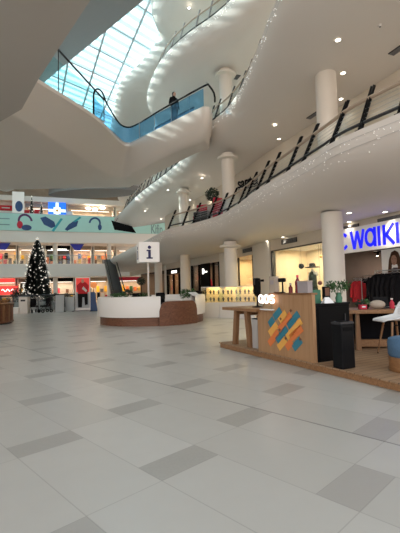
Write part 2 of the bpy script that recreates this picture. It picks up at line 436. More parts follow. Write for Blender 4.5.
# columns, one per bay, each storey its own drum with a ring under the slab
def column(x, y, z0, z1, r=.34, ring=True):
    o = MB().lathe([(r+.0, 0), (r, z1-z0-.004)], seg=28).build('column', M['column'], smooth=True, loc=(x, y, z0+.002))
    struct(o)
    if ring:
        MB().lathe([(r+.002, z1-z0-.34), (r+.2, z1-z0-.30), (r+.22, z1-z0-.2), (r+.002, z1-z0-.14)], seg=28).build('capital_ring', M['column'], o, smooth=True)
for (x, y) in ((4.35, 12.5), (1.6, 19.9), (-1.05, 27.0), (-3.75, 34.5)):
    column(x, y, 0, C1, ring=(15 < y < 22))
    if y < 30: column(x, y, Z1, C2, ring=(y > 15))
    if y > 15: column(x, y, Z2, C3)
    if 15 < y < 22: column(x+.2, y+1.5, Z3, C4)

# ---- left: bridge slab with sloping fascia that carries the moving walkway
def catm(pts, n=12):
    P = [Vector((*p, 0)) for p in pts]; P = [P[0]*2-P[1]]+P+[P[-1]*2-P[-2]]; out = []
    for i in range(1, len(P)-2):
        for k in range(n):
            t = k/n; a, b, c, d = P[i-1], P[i], P[i+1], P[i+2]
            out.append(.5*((2*b)+(c-a)*t+(2*a-5*b+4*c-d)*t*t+(3*b-a-3*c+d)*t**3))
    return out+[P[-2]]
def lin(pts, n=12):
    P = [Vector((*p, 0)) for p in pts]; out = []
    for i in range(len(P)-1): out += [P[i].lerp(P[i+1], k/n) for k in range(n)]
    return out+[P[-1]]
BL = catm([(-7.2, 12.6), (-6.3, 14.87), (-4.95, 18.2), (-4.38, 21.3), (-4.05, 22.0), (-3.4, 21.5), (-1.5, 19.45), (.33, 17.68), (.77, 18.2), (.7, 19.3)])
BI = catm([(-8.3, 13.4), (-7.46, 15.9), (-6.5, 20.2), (-5.75, 23.6), (-4.95, 24.6), (-4.0, 23.6), (-1.9, 21.0), (-.3, 19.3), (.4, 18.9), (.6, 19.5)])
BB = lin([(-16, 13.4), (-16, 15.9), (-16, 20.2), (-16, 26.5), (-4.85, 26.75), (-3.5, 25.0), (-1.4, 22.0), (-.1, 20.3), (.35, 19.9), (.58, 19.7)])
rows = [[Vector((p.x, p.y, 9.9)) for p in BB], [Vector((p.x, p.y, 9.9)) for p in BL], [Vector((p.x, p.y, 9.74)) for p in BL]]
for k in range(1, 11):
    row = []
    for i in range(len(BL)):
        w = min(1, max(0, (78-i)/30)); f = k/10; st = Vector((BL[i].x, BL[i].y, 9.74)).lerp(Vector((BI[i].x, BI[i].y, 8.6)), f)
        row.append(bowl(BL[i], BI[i], 9.9, 8.6, f).lerp(st, w))
    rows.append(row)
rows.append([Vector((p.x, p.y, 8.6)) for p in BB]); rows.append(rows[0])
mb = MB(); mb.grid(rows); bmesh.ops.remove_doubles(mb.bm, verts=mb.bm.verts[:], dist=1e-4)
struct(mb.build('bridge_slab', M['white'], smooth=True))
# the nearer slab overhead, rising towards the viewer
a_bot = [(x, y, 8.43+.1*(12.45-y)) for x, y in ((-8.2, 15.2), (-6.55, 14.1), (-5.25, 12.45), (-2.65, 9.4), (1.2, 5.0), (-16, 5.0), (-16, 16.2))]
a_top = [(p[0]-.35, p[1]-.45, p[2]+.75) for p in a_bot]
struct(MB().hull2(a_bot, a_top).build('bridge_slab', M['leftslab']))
# third level slab further up
b_bot = [(-2.75, 16.9, 14.2), (-7.0, 20.8, 14.2), (-11.5, 25.0, 14.2), (-18, 25, 14.2), (-18, 8, 14.2), (2, 12.5, 14.2)]
struct(MB().hull2(b_bot, [(x, y, z+.8) for x, y, z in b_bot]).build('bridge_slab', M['bluegrey']))

# ---- roof with the skylight opening; unseen near part added to balance the floor light
mb = MB()
mb.box((-8, -1.5, 19.9), (48, 23, .4)); mb.box((-8, 54, 19.9), (48, 14, .4)); mb.box((-27, 28.5, 19.9), (10, 37, .4)); mb.box((9, 28.5, 19.9), (14, 37, .4))
struct(mb.build('roof', M['white2']))
sky = bpy.data.objects.new('window_1', None); COL.objects.link(sky); struct(sky)
MB().box((-10, 28.5, 20.3), (24, 37, .03)).build('skylight_glass', M['skyglass'], sky)
def clip_line(c, d, x0, x1, y0, y1):
    t0, t1 = -1e9, 1e9
    for a, b, lo, hi in ((c[0], d[0], x0, x1), (c[1], d[1], y0, y1)):
        u, v = (lo-a)/b, (hi-a)/b; t0 = max(t0, min(u, v)); t1 = min(t1, max(u, v))
    return (t0, t1) if t1 > t0+.3 else None
fr = MB()
da = Vector((-.45, 1, 0)).normalized()
for k in range(-16, 17):
    c = (-10+k*2.3, 34.7); q = clip_line(c, da, -22, 2, 10, 47)
    if q: fr.tube([(c[0]+da.x*t, c[1]+da.y*t, 19.95) for t in q], .085, 6)
db = Vector((1, 1.15, 0)).normalized()
for k in range(-14, 15):
    c = (-10+k*3.9, 34.7); q = clip_line(c, db, -22, 2, 10, 47)
    if q: fr.tube([(c[0]+db.x*t, c[1]+db.y*t, 19.9) for t in q], .06, 6)
fr.build('skylight_frame', M['bluegrey'], sky)
lv = MB()
nb = Vector((-db.y, db.x, 0))
for k in range(-42, 43):
    c = Vector((-10, 34.7, 0))+nb*(k*.95); q = clip_line(c, db, -22, 2, 10, 47)
    if q:
        p0 = c+db*q[0]; p1 = c+db*q[1]; mid = (p0+p1)/2
        lv.box((mid.x, mid.y, 20.12), ((p1-p0).length, .40, .03), math.atan2(db.y, db.x))
lv.build('skylight_louvre', glass('frosted_louvre', (.72, .84, .85), .03, .55, (.85, .95, .95)), sky)

# ---- far gallery: two levels of shops behind a long slab, seen across the atrium
FA, FB = Vector((-31, 45.4, 0)), Vector((-4, 55.1, 0))
FD = (FB-FA).normalized(); FN = Vector((-FD.y, FD.x, 0)); FL = (FB-FA).length; FANG = math.atan2(FD.y, FD.x)
def fp(s, o=0, z=0):
    p = FA+FD*s+FN*o; p.z = z; return p
def fx(px):                                       # distance along the gallery line that shows at picture column px
    k = (px-200)/FPX
    return (FA.x-k*FA.y)/(k*FD.y-FD.x)
def fz(px, py, o=0):
    s = fx(px); return atY(px, py, fp(s, o).y).z
def fbox(s0, s1, o0, o1, z0, z1, mb=None):
    mb = mb or MB(); c = fp((s0+s1)/2, (o0+o1)/2, (z0+z1)/2)
    return mb.box(c, (s1-s0, abs(o1-o0), z1-z0), FANG)
struct(fbox(0, FL, 0, 9, 3.3, 5.0).build('balcony_slab', M['white']))
struct(fbox(0, FL, 0, 9, 7.75, 9.2).build('balcony_slab', M['white']))
struct(fbox(0, FL, 2.2, 9, 13.5, 14.2).build('balcony_slab', M['white']))
struct(fbox(0, FL, 6.0, 6.3, 0, 20).build('wall_back', M['shopmid']))
struct(MB().box((-31.2, 20, 10), (.3, 66, 20)).build('wall_left', M['white2']))
# curved canopy greyed for shade and white wavy canopy below the roof at the far left
can = MB()
pts = []
for k in range(40):
    a = 2*PI*k/40; pts.append((5.1*math.cos(a), 2.1*math.sin(a)))
can.prism(pts, 0, .55)
o = can.build('ceiling_canopy', M['shadedslab'], loc=(-11.6, 42.3, 12.15), rz=-.06); struct(o)
wv = MB(); rows = []
for j, (oy, dz) in enumerate(((0, .0), (2.5, .1), (2.5, .35), (0, .3), (0, 0))):
    rows.append([Vector((-29+22*k/60, 40.5+oy, 13.2+dz+.28*math.sin(k*.55)+.2*math.sin(k*.23))) for k in range(61)])
wv.grid(rows)
struct(wv.build('ceiling_canopy', M['white2'], smooth=True))
# slab edge, rail and columns of the far gallery
for s in (6, 13, 20, 27):
    p = fp(s, 1.2); column(p.x, p.y, 0, 3.3, .3, False); column(p.x, p.y, 5.0, 7.75, .3, False)

p = fp(fx(157), 1.3); column(p.x, p.y, 9.2, 13.5, .48, False)

# =================================================================== RAILINGS ON THE CURVED SLABS
def railing(label, name, lipc, z, ins, lean, spacing, i0, i1, group, cables=4, glassy=True, h=1.12, pr=1.0, pmat='black'):
    """posts stand on the slab edge and lean inwards; handrail, lower rail, cables and glass follow the curve"""
    P = lipc[i0:i1]
    root = thing(name, label, 'railing', (P[0].x, P[0].y, z), 0, group)
    o = Vector((P[0].x, P[0].y, z))
    def nrm(k):
        d = (P[min(k+1, len(P)-1)]-P[max(k-1, 0)]).normalized(); return Vector((d.y, -d.x, 0))
    def at(k, hh):
        n = nrm(k); q = P[k]+n*(ins+lean*hh/h); return Vector((q.x-o.x, q.y-o.y, hh))
    K = range(len(P))
    MB().tube([at(k, h*.82) for k in K], .050*pr, 8).build('handrail', M['tanrail'], root, smooth=True)
    MB().tube([at(k, .22) for k in K], .040*pr, 6).build('lower_rail', M['darkmetal'], root, smooth=True)
    for c in range(cables):
        MB().tube([at(k, .34+c*.14) for k in K], .008, 4).build('cable', M['steel'], root)
    if glassy:
        MB().grid([[at(k, .06) for k in K], [at(k, h*.76) for k in K]]).build('glass_panel', M['railglass'], root)
    s = 0.0; nxt = .4; np_ = 0
    for k in range(1, len(P)):
        s += (P[k]-P[k-1]).length
        if s >= nxt and np_ < 95:
            nxt += spacing; np_ += 1
            a, b = at(k, .006), at(k, h*1.12); d = (b-a).normalized(); n = nrm(k); t = Vector((-n.y, n.x, 0))
            mb = MB(); w = t*.022*pr
            for side in (-1, 1):
                c0 = a+w*side*1.6; c1 = b+w*side*1.6; e = n*.045*pr; tt = t*.010*pr
                mb.hull2([c0-e-tt, c0+e-tt, c0+e+tt, c0-e+tt], [c1-e-tt, c1+e-tt, c1+e+tt, c1-e+tt])
            for j in range(6):
                q = a.lerp(b, .12+.16*j); mb.tube([q-w*2.6, q+w*2.6], .02*pr, 6)
            po_ = mb.build('post', M[pmat], root)
            MB().box(a+Vector((0, 0, .012)), (.16*pr, .16*pr, .02), math.atan2(n.y, n.x)).build('base_plate', M[pmat], po_)
    return root
def lights(label, lipc, innc, zl, zi, i0, i1, n, depth, r=.016, group=None):
    """strings of tiny bulbs hung over the slab edge"""
    o = lipc[i0]
    root = thing('fairy_lights', label, 'fairy lights', (o.x, o.y, zl), 0, group)
    ov = Vector((o.x, o.y, zl))
    def on(k, s):
        q = bowl(lipc[k], innc[k], zl, zi, s); d = (lipc[min(k+1, NS-1)]-lipc[max(k-1, 0)]).normalized()
        return q+Vector((-d.y, d.x, 0))*.028-ov
    for s in (.0, depth*.5):
        MB().tube([on(k, s) for k in range(i0, i1)], .004, 4).build('wire', M['steel'], root)
    mb = MB()
    for q in range(n):
        k = random.randrange(i0, i1-1); f = random.random(); s = random.random()**1.4*depth
        p = on(k, s).lerp(on(k+1, s), f)
        g = bmesh.ops.create_icosphere(mb.bm, subdivisions=1, radius=r*random.uniform(.7, 1.2)); bmesh.ops.translate(mb.bm, vec=p, verts=g['verts'])
    b = mb.build('bulb', M['bulb'], root); b['kind'] = 'stuff'

railing('curved cable railing with leaning black posts along the first floor balcony', 'balcony_railing', l1, Z1, .10, .52, 1.2, 8, max(k for k in range(NS) if l1[k].y < 23.7), 'curved balcony railings')
railing('curved railing of leaning posts along the second floor balcony edge', 'balcony_railing', l2, Z2, .10, .40, 1.1, 10, 98, 'curved balcony railings', pr=.8, pmat='darkmetal')
railing('uppermost curved railing, on the third floor balcony beside the skylight', 'balcony_railing', l3, Z3, .10, .35, 1.1, 12, 84, 'curved balcony railings', pr=.75, pmat='grey')
lights('net of tiny white lights draped over the first floor balcony edge', l1, i1, Z1, C1, 12, 66, 360, .24, .0095, 'fairy lights on balcony edges')
lights('net of tiny white lights along the second floor balcony edge', l2, i2, Z2, C2, 14, 72, 300, .13, .014, 'fairy lights on balcony edges')
lights('net of tiny white lights along the third floor balcony edge', l3, i3, Z3, C3, 16, 70, 240, .12, .015, 'fairy lights on balcony edges')

# ------------------------------------------------------------------ moving walkway on the bridge
def P3(t): return Vector(t)
T1, T2, T3 = Vector((-6.3, 14.87, 9.9)), Vector((-4.1, 22.05, 9.9)), Vector((.33, 17.68, 9.9))
d23 = (T3-T2).normalized(); n23 = Vector((-d23.y, d23.x, 0)); TM = Vector((-4.93, 18.25, 9.9)); d12 = (TM-T1).normalized(); n12 = Vector((-d12.y, d12.x, 0))
esc = thing('escalator_balustrade', 'blue glass balustrade with black handrail and looped end on the overhead bridge', 'balustrade', T2)
lo = Vector((0, 0, 0))
def loc2(p): return p-T2
start = TM.copy()
inn = .06
dm2 = (T2-TM).normalized(); nm2 = Vector((-dm2.y, dm2.x, 0))
cpts = [start+n12*inn, T2-dm2*.3+nm2*inn*2, T2+d23*.18+n23*inn*2, T3+n23*inn]
def offs(p, z): return loc2(p)+Vector((0, 0, z))
mb = MB(); mb.grid([[offs(p, .03) for p in cpts], [offs(p, .92) for p in cpts]]); mb.build('glass_panel', M['blueglass'], esc)
loop = [offs(start+n12*inn, .05), offs(start+n12*inn, .75), offs(start+n12*inn+d12*.06, 1.2), offs(start+n12*inn+d12*.35, 1.5), offs(start+n12*inn+d12*.75, 1.48), offs(start+n12*inn+d12*1.2+nm2*.1, 1.2)]
path = loop+[offs(T2-dm2*1.0+nm2*inn*2, .97), offs(T2-dm2*.2+nm2*inn*2+d23*.12, .93), offs(T2+d23*.6+n23*inn*2, .93), offs(T2.lerp(T3, .5)+n23*inn, .98), offs(T3+n23*inn, 1.02), offs(T3+d23*.35+n23*.1, .9), offs(T3+d23*.6+n23*.15, .45), offs(T3+d23*.62+n23*.15, .06)]
MB().tube(spline([tuple(p) for p in path], 60), .045, 8).build('handrail', M['black'], esc, smooth=True)
mb = MB(); mb.tube([offs(p, .03) for p in cpts], .04, 6); mb.build('base_channel', M['steel'], esc)
for f in (.18, .40, .62, .84):
    q = T2.lerp(T3, f)+n23*inn*1.5
    MB().tube([offs(q, .03), offs(q, .92)], .018, 6).build('glass_joint', M['steel'], esc)
esc2 = thing('escalator_balustrade', 'second blue glass balustrade, on the far side of the overhead bridge', 'balustrade', T2)
q0, q1 = T2+n23*1.5+d23*.9, T3+n23*1.4-d23*2.0
MB().grid([[offs(q0, .02), offs(q1, .02)], [offs(q0, 1.1), offs(q1, 1.1)]]).build('glass_panel', M['blueglass'], esc2)
MB().tube([offs(q0, .02), offs(q0-d23*.3, .5), offs(q0-d23*.2, 1.0), offs(q0, 1.15), offs(q1, 1.15)], .045, 8).build('handrail', M['black'], esc2, smooth=True)
# clear balustrade that climbs towards the viewer along the landing
esc3 = thing('glass_balustrade', 'clear aqua glass balustrade with dark sloping handrail beneath the skylight', 'balustrade', T1)
s0, s1 = T1+n12*.10+d12*.15, TM+n12*.10+d12*.9
def o3(p, z): return p-T1+Vector((0, 0, z))
MB().grid([[o3(s0, .02), o3(s1, .02)], [o3(s0, 1.55), o3(s1, 1.25)]]).build('glass_panel', M['aquaglass'], esc3)
s0b = T1.lerp(TM, .36)+n12*.10
MB().tube([o3(s0b, 1.95), o3(s1, 1.2)], .045, 8).build('handrail', M['darkmetal'], esc3, smooth=True)
MB().tube([o3(s0b, .02), o3(s0b, 1.95)], .022, 6).build('post', M['darkmetal'], esc3)
MB().tube([o3(s1, .02), o3(s1, 1.2)], .022, 6).build('post', M['darkmetal'], esc3)
MB().tube([o3(s0, .03), o3(s1, .03)], .035, 6).build('base_channel', M['steel'], esc3)

# ------------------------------------------------------------------ people
def person(name, label, loc, rz, J, E, R, cloth, extra=None, sub=2):
    """J joints, E edges, R radii; one skinned body, clothing colours by parts"""
    root = thing(name, label, 'person', loc, rz)
    me = bpy.data.meshes.new('body'); me.from_pydata(J, E, []); me.update()
    o = bpy.data.objects.new('body', me); COL.objects.link(o); o.parent = root
    me.materials.append(cloth)
    sk = o.modifiers.new('Skin', 'SKIN'); sk.use_smooth_shade = True
    ss = o.modifiers.new('Subdivision', 'SUBSURF'); ss.levels = sub; ss.render_levels = sub
    for i, r in enumerate(R):
        r = r if isinstance(r, tuple) else (r, r)
        me.skin_vertices[0].data[i].radius = r
    me.skin_vertices[0].data[0].use_root = True
    return root, o
def stand_person(name, label, loc, rz, coat, trousers, hairmat, sc=1.0, arm=0.0):
    J = [(0, 0, .95), (0, .01, 1.15), (0, .01, 1.36), (0, 0, 1.48), (0, -.02, 1.60),
         (-.19, .0, 1.40), (-.25, .03, 1.13), (-.21, -.10-arm, .92), (.19, .0, 1.40), (.25, .03, 1.13), (.21, -.10-arm, .92),
         (-.10, 0, .88), (-.11, -.03, .48), (-.11, .02, .09), (-.11, -.13, .05), (.10, 0, .88), (.12, .03, .48), (.11, .08, .09), (.11, -.07, .05),
         (-.20, -.14-arm, .84), (.20, -.14-arm, .84), (0, -.03, 1.68)]
    E = [(0, 1), (1, 2), (2, 3), (3, 4), (4, 21), (2, 5), (5, 6), (6, 7), (2, 8), (8, 9), (9, 10), (0, 11), (11, 12), (12, 13), (13, 14), (0, 15), (15, 16), (16, 17), (17, 18), (7, 19), (10, 20)]
    R = [(.17, .12), (.15, .11), (.17, .11), .055, (.075, .09), .07, .05, .036, .07, .05, .036, .09, .06, .042, .035, .09, .06, .042, .035, (.02, .035), (.02, .035), (.07, .085)]
    J = [(a*sc, b*sc, c*sc) for a, b, c in J]; R = [tuple(x*sc for x in r) if isinstance(r, tuple) else r*sc for r in R]
    root, o = person(name, label, loc, rz, J, E, R, coat)
    MB().ball((0, -.035*sc, 1.62*sc), .098*sc, 3, (.86, 1, 1.18)).build('head', M['skin'], root, smooth=True)
    mb = MB(); mb.ball((0, -.005*sc, 1.655*sc), .106*sc, 3, (.95, 1.0, 1.05)); mb.ball((0, .035*sc, 1.56*sc), .085*sc, 2, (.95, .8, 1.4)); mb.build('hair', hairmat, root, smooth=True)
    # coat skirt and trousers as clothing
    MB().lathe([(.20*sc, .70*sc), (.215*sc, .82*sc), (.19*sc, 1.02*sc), (.20*sc, 1.30*sc), (.15*sc, 1.43*sc), (.08*sc, 1.48*sc)], seg=20).build('coat', coat, root, smooth=True).scale = (1, .72, 1)
    for s in (-1, 1):
        y1 = .02 if s < 0 else .08
        MB().tube([(s*.10*sc, 0, .86*sc), (s*.115*sc, (-.03 if s < 0 else .03)*sc, .48*sc), (s*.11*sc, y1*sc, .10*sc)], [.10*sc, .078*sc, .065*sc], 12).build('trouser_leg', trousers, root, smooth=True)
        MB().ball((s*.11*sc, (y1-.07)*sc, .045*sc), .06*sc, 2, (.75, 2.0, .72)).build('shoe', M['black'], root, smooth=True)
    f = MB()
    f.ball((-.034*sc, -.125*sc, 1.63*sc), .012*sc, 2); f.ball((.034*sc, -.125*sc, 1.63*sc), .012*sc, 2); f.build('eyes', M['black'], root)
    MB().ball((0, -.135*sc, 1.60*sc), .017*sc, 2, (.8, 1, 1.4)).build('nose', M['skin'], root, smooth=True)
    MB().ball((0, -.124*sc, 1.563*sc), .02*sc, 2, (1.2, .5, .3)).build('mouth', M['red'], root)
    return root
pp = T2.lerp(T3, .60)+n23*.42
stand_person('person', 'person in black standing on the overhead bridge behind blue glass', (pp.x, pp.y, 9.9), 0.6, M['blackcloth'], M['blackcloth'], M['blackcloth'], 1.04)

# ------------------------------------------------------------------ downlights
ORD = ['nearest', 'second', 'third', 'fourth', 'fifth', 'sixth', 'seventh', 'eighth', 'ninth', 'tenth', 'eleventh', 'twelfth']
dl = None
def downlight(p, z, label, group, power, r=.09):
    global dl
    if dl is None:
        root = thing('ceiling_downlight', label, 'ceiling light', (p[0], p[1], z), 0, group); dl = root
        MB().lathe([(.072, -.004), (.115, -.012), (.118, -.002), (.10, 0)], seg=20).build('trim_ring', M['white2'], root, smooth=True)
        MB().lathe([(0, -.004), (.074, -.005), (.074, -.001), (0, -.001)], seg=20).build('lens', M['lampwarm'], root)
    else:
        root = dup(dl, (p[0], p[1], z), 0, label, group)
    L = bpy.data.lights.new('lamp', 'SPOT'); L.energy = power; L.color = (1, .88, .72); L.spot_size = 1.75; L.spot_blend = 1.0; L.shadow_soft_size = .07
    lo_ = bpy.data.objects.new('lamp', L); COL.objects.link(lo_); lo_.location = (p[0], p[1], z-.03)
    return root
CEIL = {C1: ('ground floor soffit', [(349, 213), (349, 222), (283, 237), (267, 241), (305, 233), (247, 249), (214, 258), (199, 262), (176, 266), (385, 212)], 170),
        C2: ('first floor gallery ceiling', [(338, 40), (343, 73), (341, 99), (275, 125), (279, 139), (238, 178), (202, 178), (209, 190), (168, 190), (145, 211), (161, 219), (190, 200)], 130),
        C3: ('second floor gallery ceiling', [(269, 21), (258, 62), (240, 90)], 90),
        C4: ('third floor gallery ceiling', [(189, 8)], 80)}
ANCH = {C1: 'from the clothing shop', C2: 'from the top of the picture', C3: 'from the upper railing', C4: 'above the uppermost railing'}
for z, (nm, px, pw) in CEIL.items():
    for k, (a, b) in enumerate(px):
        p = atz(a, b, z)
        lab = ('%s round downlight %s in the %s' % (ORD[k] if k else 'first', ANCH[z], nm)) if len(px) > 1 else 'small round downlight in the %s %s' % (nm, ANCH[z])
        downlight(p, z, lab, 'round ceiling downlights', pw*(.03 if (a, b) in ((267, 241), (247, 249)) else .15 if (a, b) in ((341, 99), (343, 73), (279, 139), (238, 178), (190, 200), (283, 237), (267, 241), (247, 249)) else 1))
# dark air grilles in the ceilings
gr0 = None
def wall_grille(o_, px):       # grilles on the band above the shop windows
    y = solve_px(lambda t: Vector((sf_x(t), t, 3.5)), px, 9.5, 30)
    e = .2; d_ = Vector((sf_x(y-e)-sf_x(y+e), -2*e, 0)).normalized(); nn = Vector((-d_.y, d_.x, 0))
    o_.location = Vector((sf_x(y), y, 3.52))-nn*.045; o_.rotation_euler = (PI/2, 0, math.atan2(d_.y, d_.x)+PI)
    o_.scale = (1.25, .75, 1)
def sf_x(y):
    for p_, q_ in zip(SF, SF[1:]):
        if p_[1] <= y <= q_[1]: return p_[0]+(q_[0]-p_[0])*(y-p_[1])/(q_[1]-p_[1])
    return SF[-1][0]
for k, (a, b, z, lab) in enumerate(((290, 241, C1, 'dark air grille in the soffit above the lit display window'), (348, 229, C1, 'dark air grille in the soffit above the blue shop letters'),
                                  (394, 221, C1, 'dark air grille in the soffit at the right edge of the shop sign'), (248, 251, C1, 'dark air grille in the soffit beside the broad cream pier'),
                                  (397, 50, C2, 'dark round-cornered grille in first floor ceiling near the upper right'), (318, 112, C2, 'pale slatted air grille in the first floor ceiling beside the front column'),
                                  (237, 77, C3, 'small dark air grille in the second floor gallery ceiling'))):
    p = atz(a, b, z)
    if gr0 is None:
        gr0 = thing('air_grille', lab, 'air vent', (p.x, p.y, z), -1.19, 'ceiling air grilles')
        MB().box((0, 0, -.012), (1.0, .3, .022)).build('frame', M['darkmetal'], gr0)
        mb = MB()
        for j in range(6): mb.box((0, -.11+.044*j, -.03), (.94, .012, .02))
        mb.build('slat', M['grey'], gr0); wall_grille(gr0, a)
    else:
        g_ = dup(gr0, (p.x, p.y, z), -1.19, lab)
        if z == C1: wall_grille(g_, a)
        if a in (397, 237): g_.scale = (.45, .8, 1)
for k, (a, b, z, lab) in enumerate(((380, 25, C2, 'small smoke detector on the first floor ceiling above the railing'), (207, 82, C3, 'small smoke detector on the second floor ceiling beside a column'))):
    p = atz(a, b, z); t = thing('smoke_detector', lab, 'smoke detector', (p.x, p.y, z), 0, 'smoke detectors')
    MB().lathe([(0, -.05), (.03, -.05), (.055, -.025), (.06, 0), (0, 0)], seg=16).build('base', M['white2'], t, smooth=True)
    MB().lathe([(0, -.062), (.02, -.06), (.022, -.048), (0, -.048)], seg=12).build('sensor', M['black'], t, smooth=True)

# =================================================================== FIRST FLOOR THINGS BEHIND THE RAILING
def leafball(c, r, n, s=(1, 1, 1), ls=.09, mb=None):
    mb = mb or MB(); c = Vector(c)
    for k in range(n):
        d = Vector((random.gauss(0, 1), random.gauss(0, 1), random.gauss(0, 1))).normalized()
        q = c+Vector((d.x*s[0], d.y*s[1], d.z*s[2]))*r*random.uniform(.55, 1.05)
        a = d.orthogonal().normalized(); b = d.cross(a); w = random.uniform(0, 2*PI); a, b = a*math.cos(w)+b*math.sin(w), b*math.cos(w)-a*math.sin(w)
        t = (a+d*random.uniform(.1, .9)).normalized(); l = ls*random.uniform(.7, 1.4)
        v = [mb.bm.verts.new(q), mb.bm.verts.new(q+t*l*.5+b*l*.28), mb.bm.verts.new(q+t*l), mb.bm.verts.new(q+t*l*.5-b*l*.28)]
        mb.bm.faces.new(v)
    return mb
def potted(name, label, loc, pr, ph, fol, n, stem=0.0, ls=.09, leaf='leaf', s=(1, 1, 1), cat='plant', group=None, pot='pot'):
    t = thing(name, label, cat, loc, 0, group)
    MB().lathe([(0, 0), (pr*.8, 0), (pr, ph), (pr*.88, ph), (pr*.85, ph-.05), (0, ph-.05)], seg=24).build('pot', M[pot], t, smooth=True)
    MB().tube([(0, 0, ph-.05), (.01, 0, ph+stem*.5), (0, 0, ph+stem+fol*.5)], .03, 8).build('stem', M['bark'], t)
    leafball((0, 0, ph+stem+fol*s[2]*.8), fol, n, s, ls).build('foliage', M[leaf], t)
    return t
p = atY(212.5, 203, 21.9)
potted('potted_tree', 'round dark green tree in white planter behind the first floor railing', (p.x, p.y, Z1+.002), .30, 1.05, .36, 700, .42, .10, 'leafdark')
seat = None
for (a, dx, lab) in ((200.5, 22.6, 'red armchair left of the potted tree behind the first floor railing'), (221, 20.9, 'red armchair right of the potted tree behind the first floor railing')):
    p = atY(a, 205, dx)
    if seat is None:
        seat = thing('armchair', lab, 'chair', (p.x, p.y, Z1+.002), -.3, 'red armchairs on the first floor')
        MB().box((0, 0, .33), (.62, .6, .2), 0, .05).build('seat', M['redseat'], seat)
        MB().box((0, .28, .85), (.66, .16, 1.05), 0, .06).build('backrest', M['redseat'], seat)
        for s in (-1, 1): MB().box((s*.34, 0, .42), (.12, .62, .42), 0, .04).build('armrest', M['redseat'], seat)
        for sx in (-1, 1):
            for sy in (-1, 1): MB().tube([(sx*.26, sy*.24, 0), (sx*.26, sy*.24, .24)], .022, 8).build('leg', M['black'], seat)
    else: dup(seat, (p.x, p.y, Z1+.002), .4, lab)
p = atY(202, 213, 21.6)
t = thing('low_cabinet', 'dark grey low cabinet below the red armchair behind first floor railing', 'cabinet', (p.x, p.y, Z1+.002), -.5)
MB().box((0, 0, .37), (.9, .4, .66), 0, .01).build('body', M['grey'], t)
for s in (-1, 1): MB().box((s*.22, -.205, .37), (.42, .015, .6)).build('door', M['darkmetal'], t)
# dark letters on the first floor shop
p = atY(238, 189, 21.8); p2 = atY(258, 181, 20.9)
sg = thing('shop_sign', 'slanting dark letters on the first floor shop above the railing', 'sign', tuple(p))
dirx = (p2-p)
text_obj('lettering', 'santel', M['black'], (0, 0, 0), (dirx.x, dirx.y, 0), (0, 0, 1), Vector((dirx.x, dirx.y)).length, .62, .03, .02, sg)
t_ = Vector((dirx.x, dirx.y, 0)).normalized(); L_ = Vector((dirx.x, dirx.y)).length
MB().box(t_*(L_/2)+Vector((t_.y*-.0, 0, -.06)), (L_, .05, .05), math.atan2(t_.y, t_.x)).build('rail', M['darkmetal'], sg)

# =================================================================== GROUND FLOOR SHOPS ON THE RIGHT
def sfp(y):
    for a, b in zip(SF, SF[1:]):
        if a[1] <= y <= b[1]:
            f = (y-a[1])/(b[1]-a[1]); return Vector((a[0]+(b[0]-a[0])*f, y, 0))
    return Vector((*SF[-1], 0))
def area(name, loc, sx, sy, power, col=(1, .8, .55), rot=(0, 0, 0)):
    L = bpy.data.lights.new(name, 'AREA'); L.shape = 'RECTANGLE'; L.size = sx; L.size_y = sy; L.energy = power; L.color = col
    o = bpy.data.objects.new(name, L); COL.objects.link(o); o.location = loc; o.rotation_euler = rot
    return o
def shop(y0, y1, depth, backm, power, lightcol, floorm=None, ztop=3.2):
    """room behind the storefront between far end y1 and near end y0"""
    a, b = sfp(y1), sfp(y0); d = (b-a).normalized(); n = Vector((-d.y, d.x, 0))   # d left to right, n into the shop
    L = (b-a).length; ang = math.atan2(d.y, d.x)
    def q(s, o, z): v = a+d*s+n*o; v.z = z; return v
    struct(MB().box(q(L/2, depth, ztop/2+.02), (L, .1, ztop), ang).build('wall_back', backm))
    struct(MB().box(q(.05, depth/2+.1, ztop/2+.02), (.08, depth-.2, ztop), ang).build('wall_side', backm))
    struct(MB().box(q(L-.05, depth/2+.1, ztop/2+.02), (.08, depth-.2, ztop), ang).build('wall_side', backm))
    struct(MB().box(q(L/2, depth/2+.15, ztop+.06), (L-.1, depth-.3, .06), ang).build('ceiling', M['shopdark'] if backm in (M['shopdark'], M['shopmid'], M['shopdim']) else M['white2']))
    area('shop_lamp', q(L/2, depth*.45, ztop-.05), L*.7, depth*.5, power, lightcol, (0, 0, ang))
    return a, d, n, L, ang, q
def along(px, a, d, n, o):
    return solve_px(lambda t: a+d*t+n*o+Vector((0, 0, 1.5)), px, -1.0, 9.0)
def pier(y0, y1, t=.35, z1=3.75, out=.05):
    a, b = sfp(y1), sfp(y0); d = (b-a).normalized(); n = Vector((-d.y, d.x, 0)); c = (a+b)/2+n*(t/2-out)
    struct(MB().box((c.x, c.y, (z1-.004)/2+.001), ((b-a).length, t, z1-.006), math.atan2(d.y, d.x)).build('wall_pier', M['column']))

# --- clothing shop with blue letters
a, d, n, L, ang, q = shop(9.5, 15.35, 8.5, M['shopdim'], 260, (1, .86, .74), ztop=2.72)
qc = q
t = thing('shop_sign', 'white fascia with large lit blue letters above the clothing shop', 'sign', tuple(q(0, 0, 0)), ang)
MB().box((L/2+.05, -.03, 3.05), (L+.1, .14, .92), 0, .01).build('panel', M['signwhite'], t)
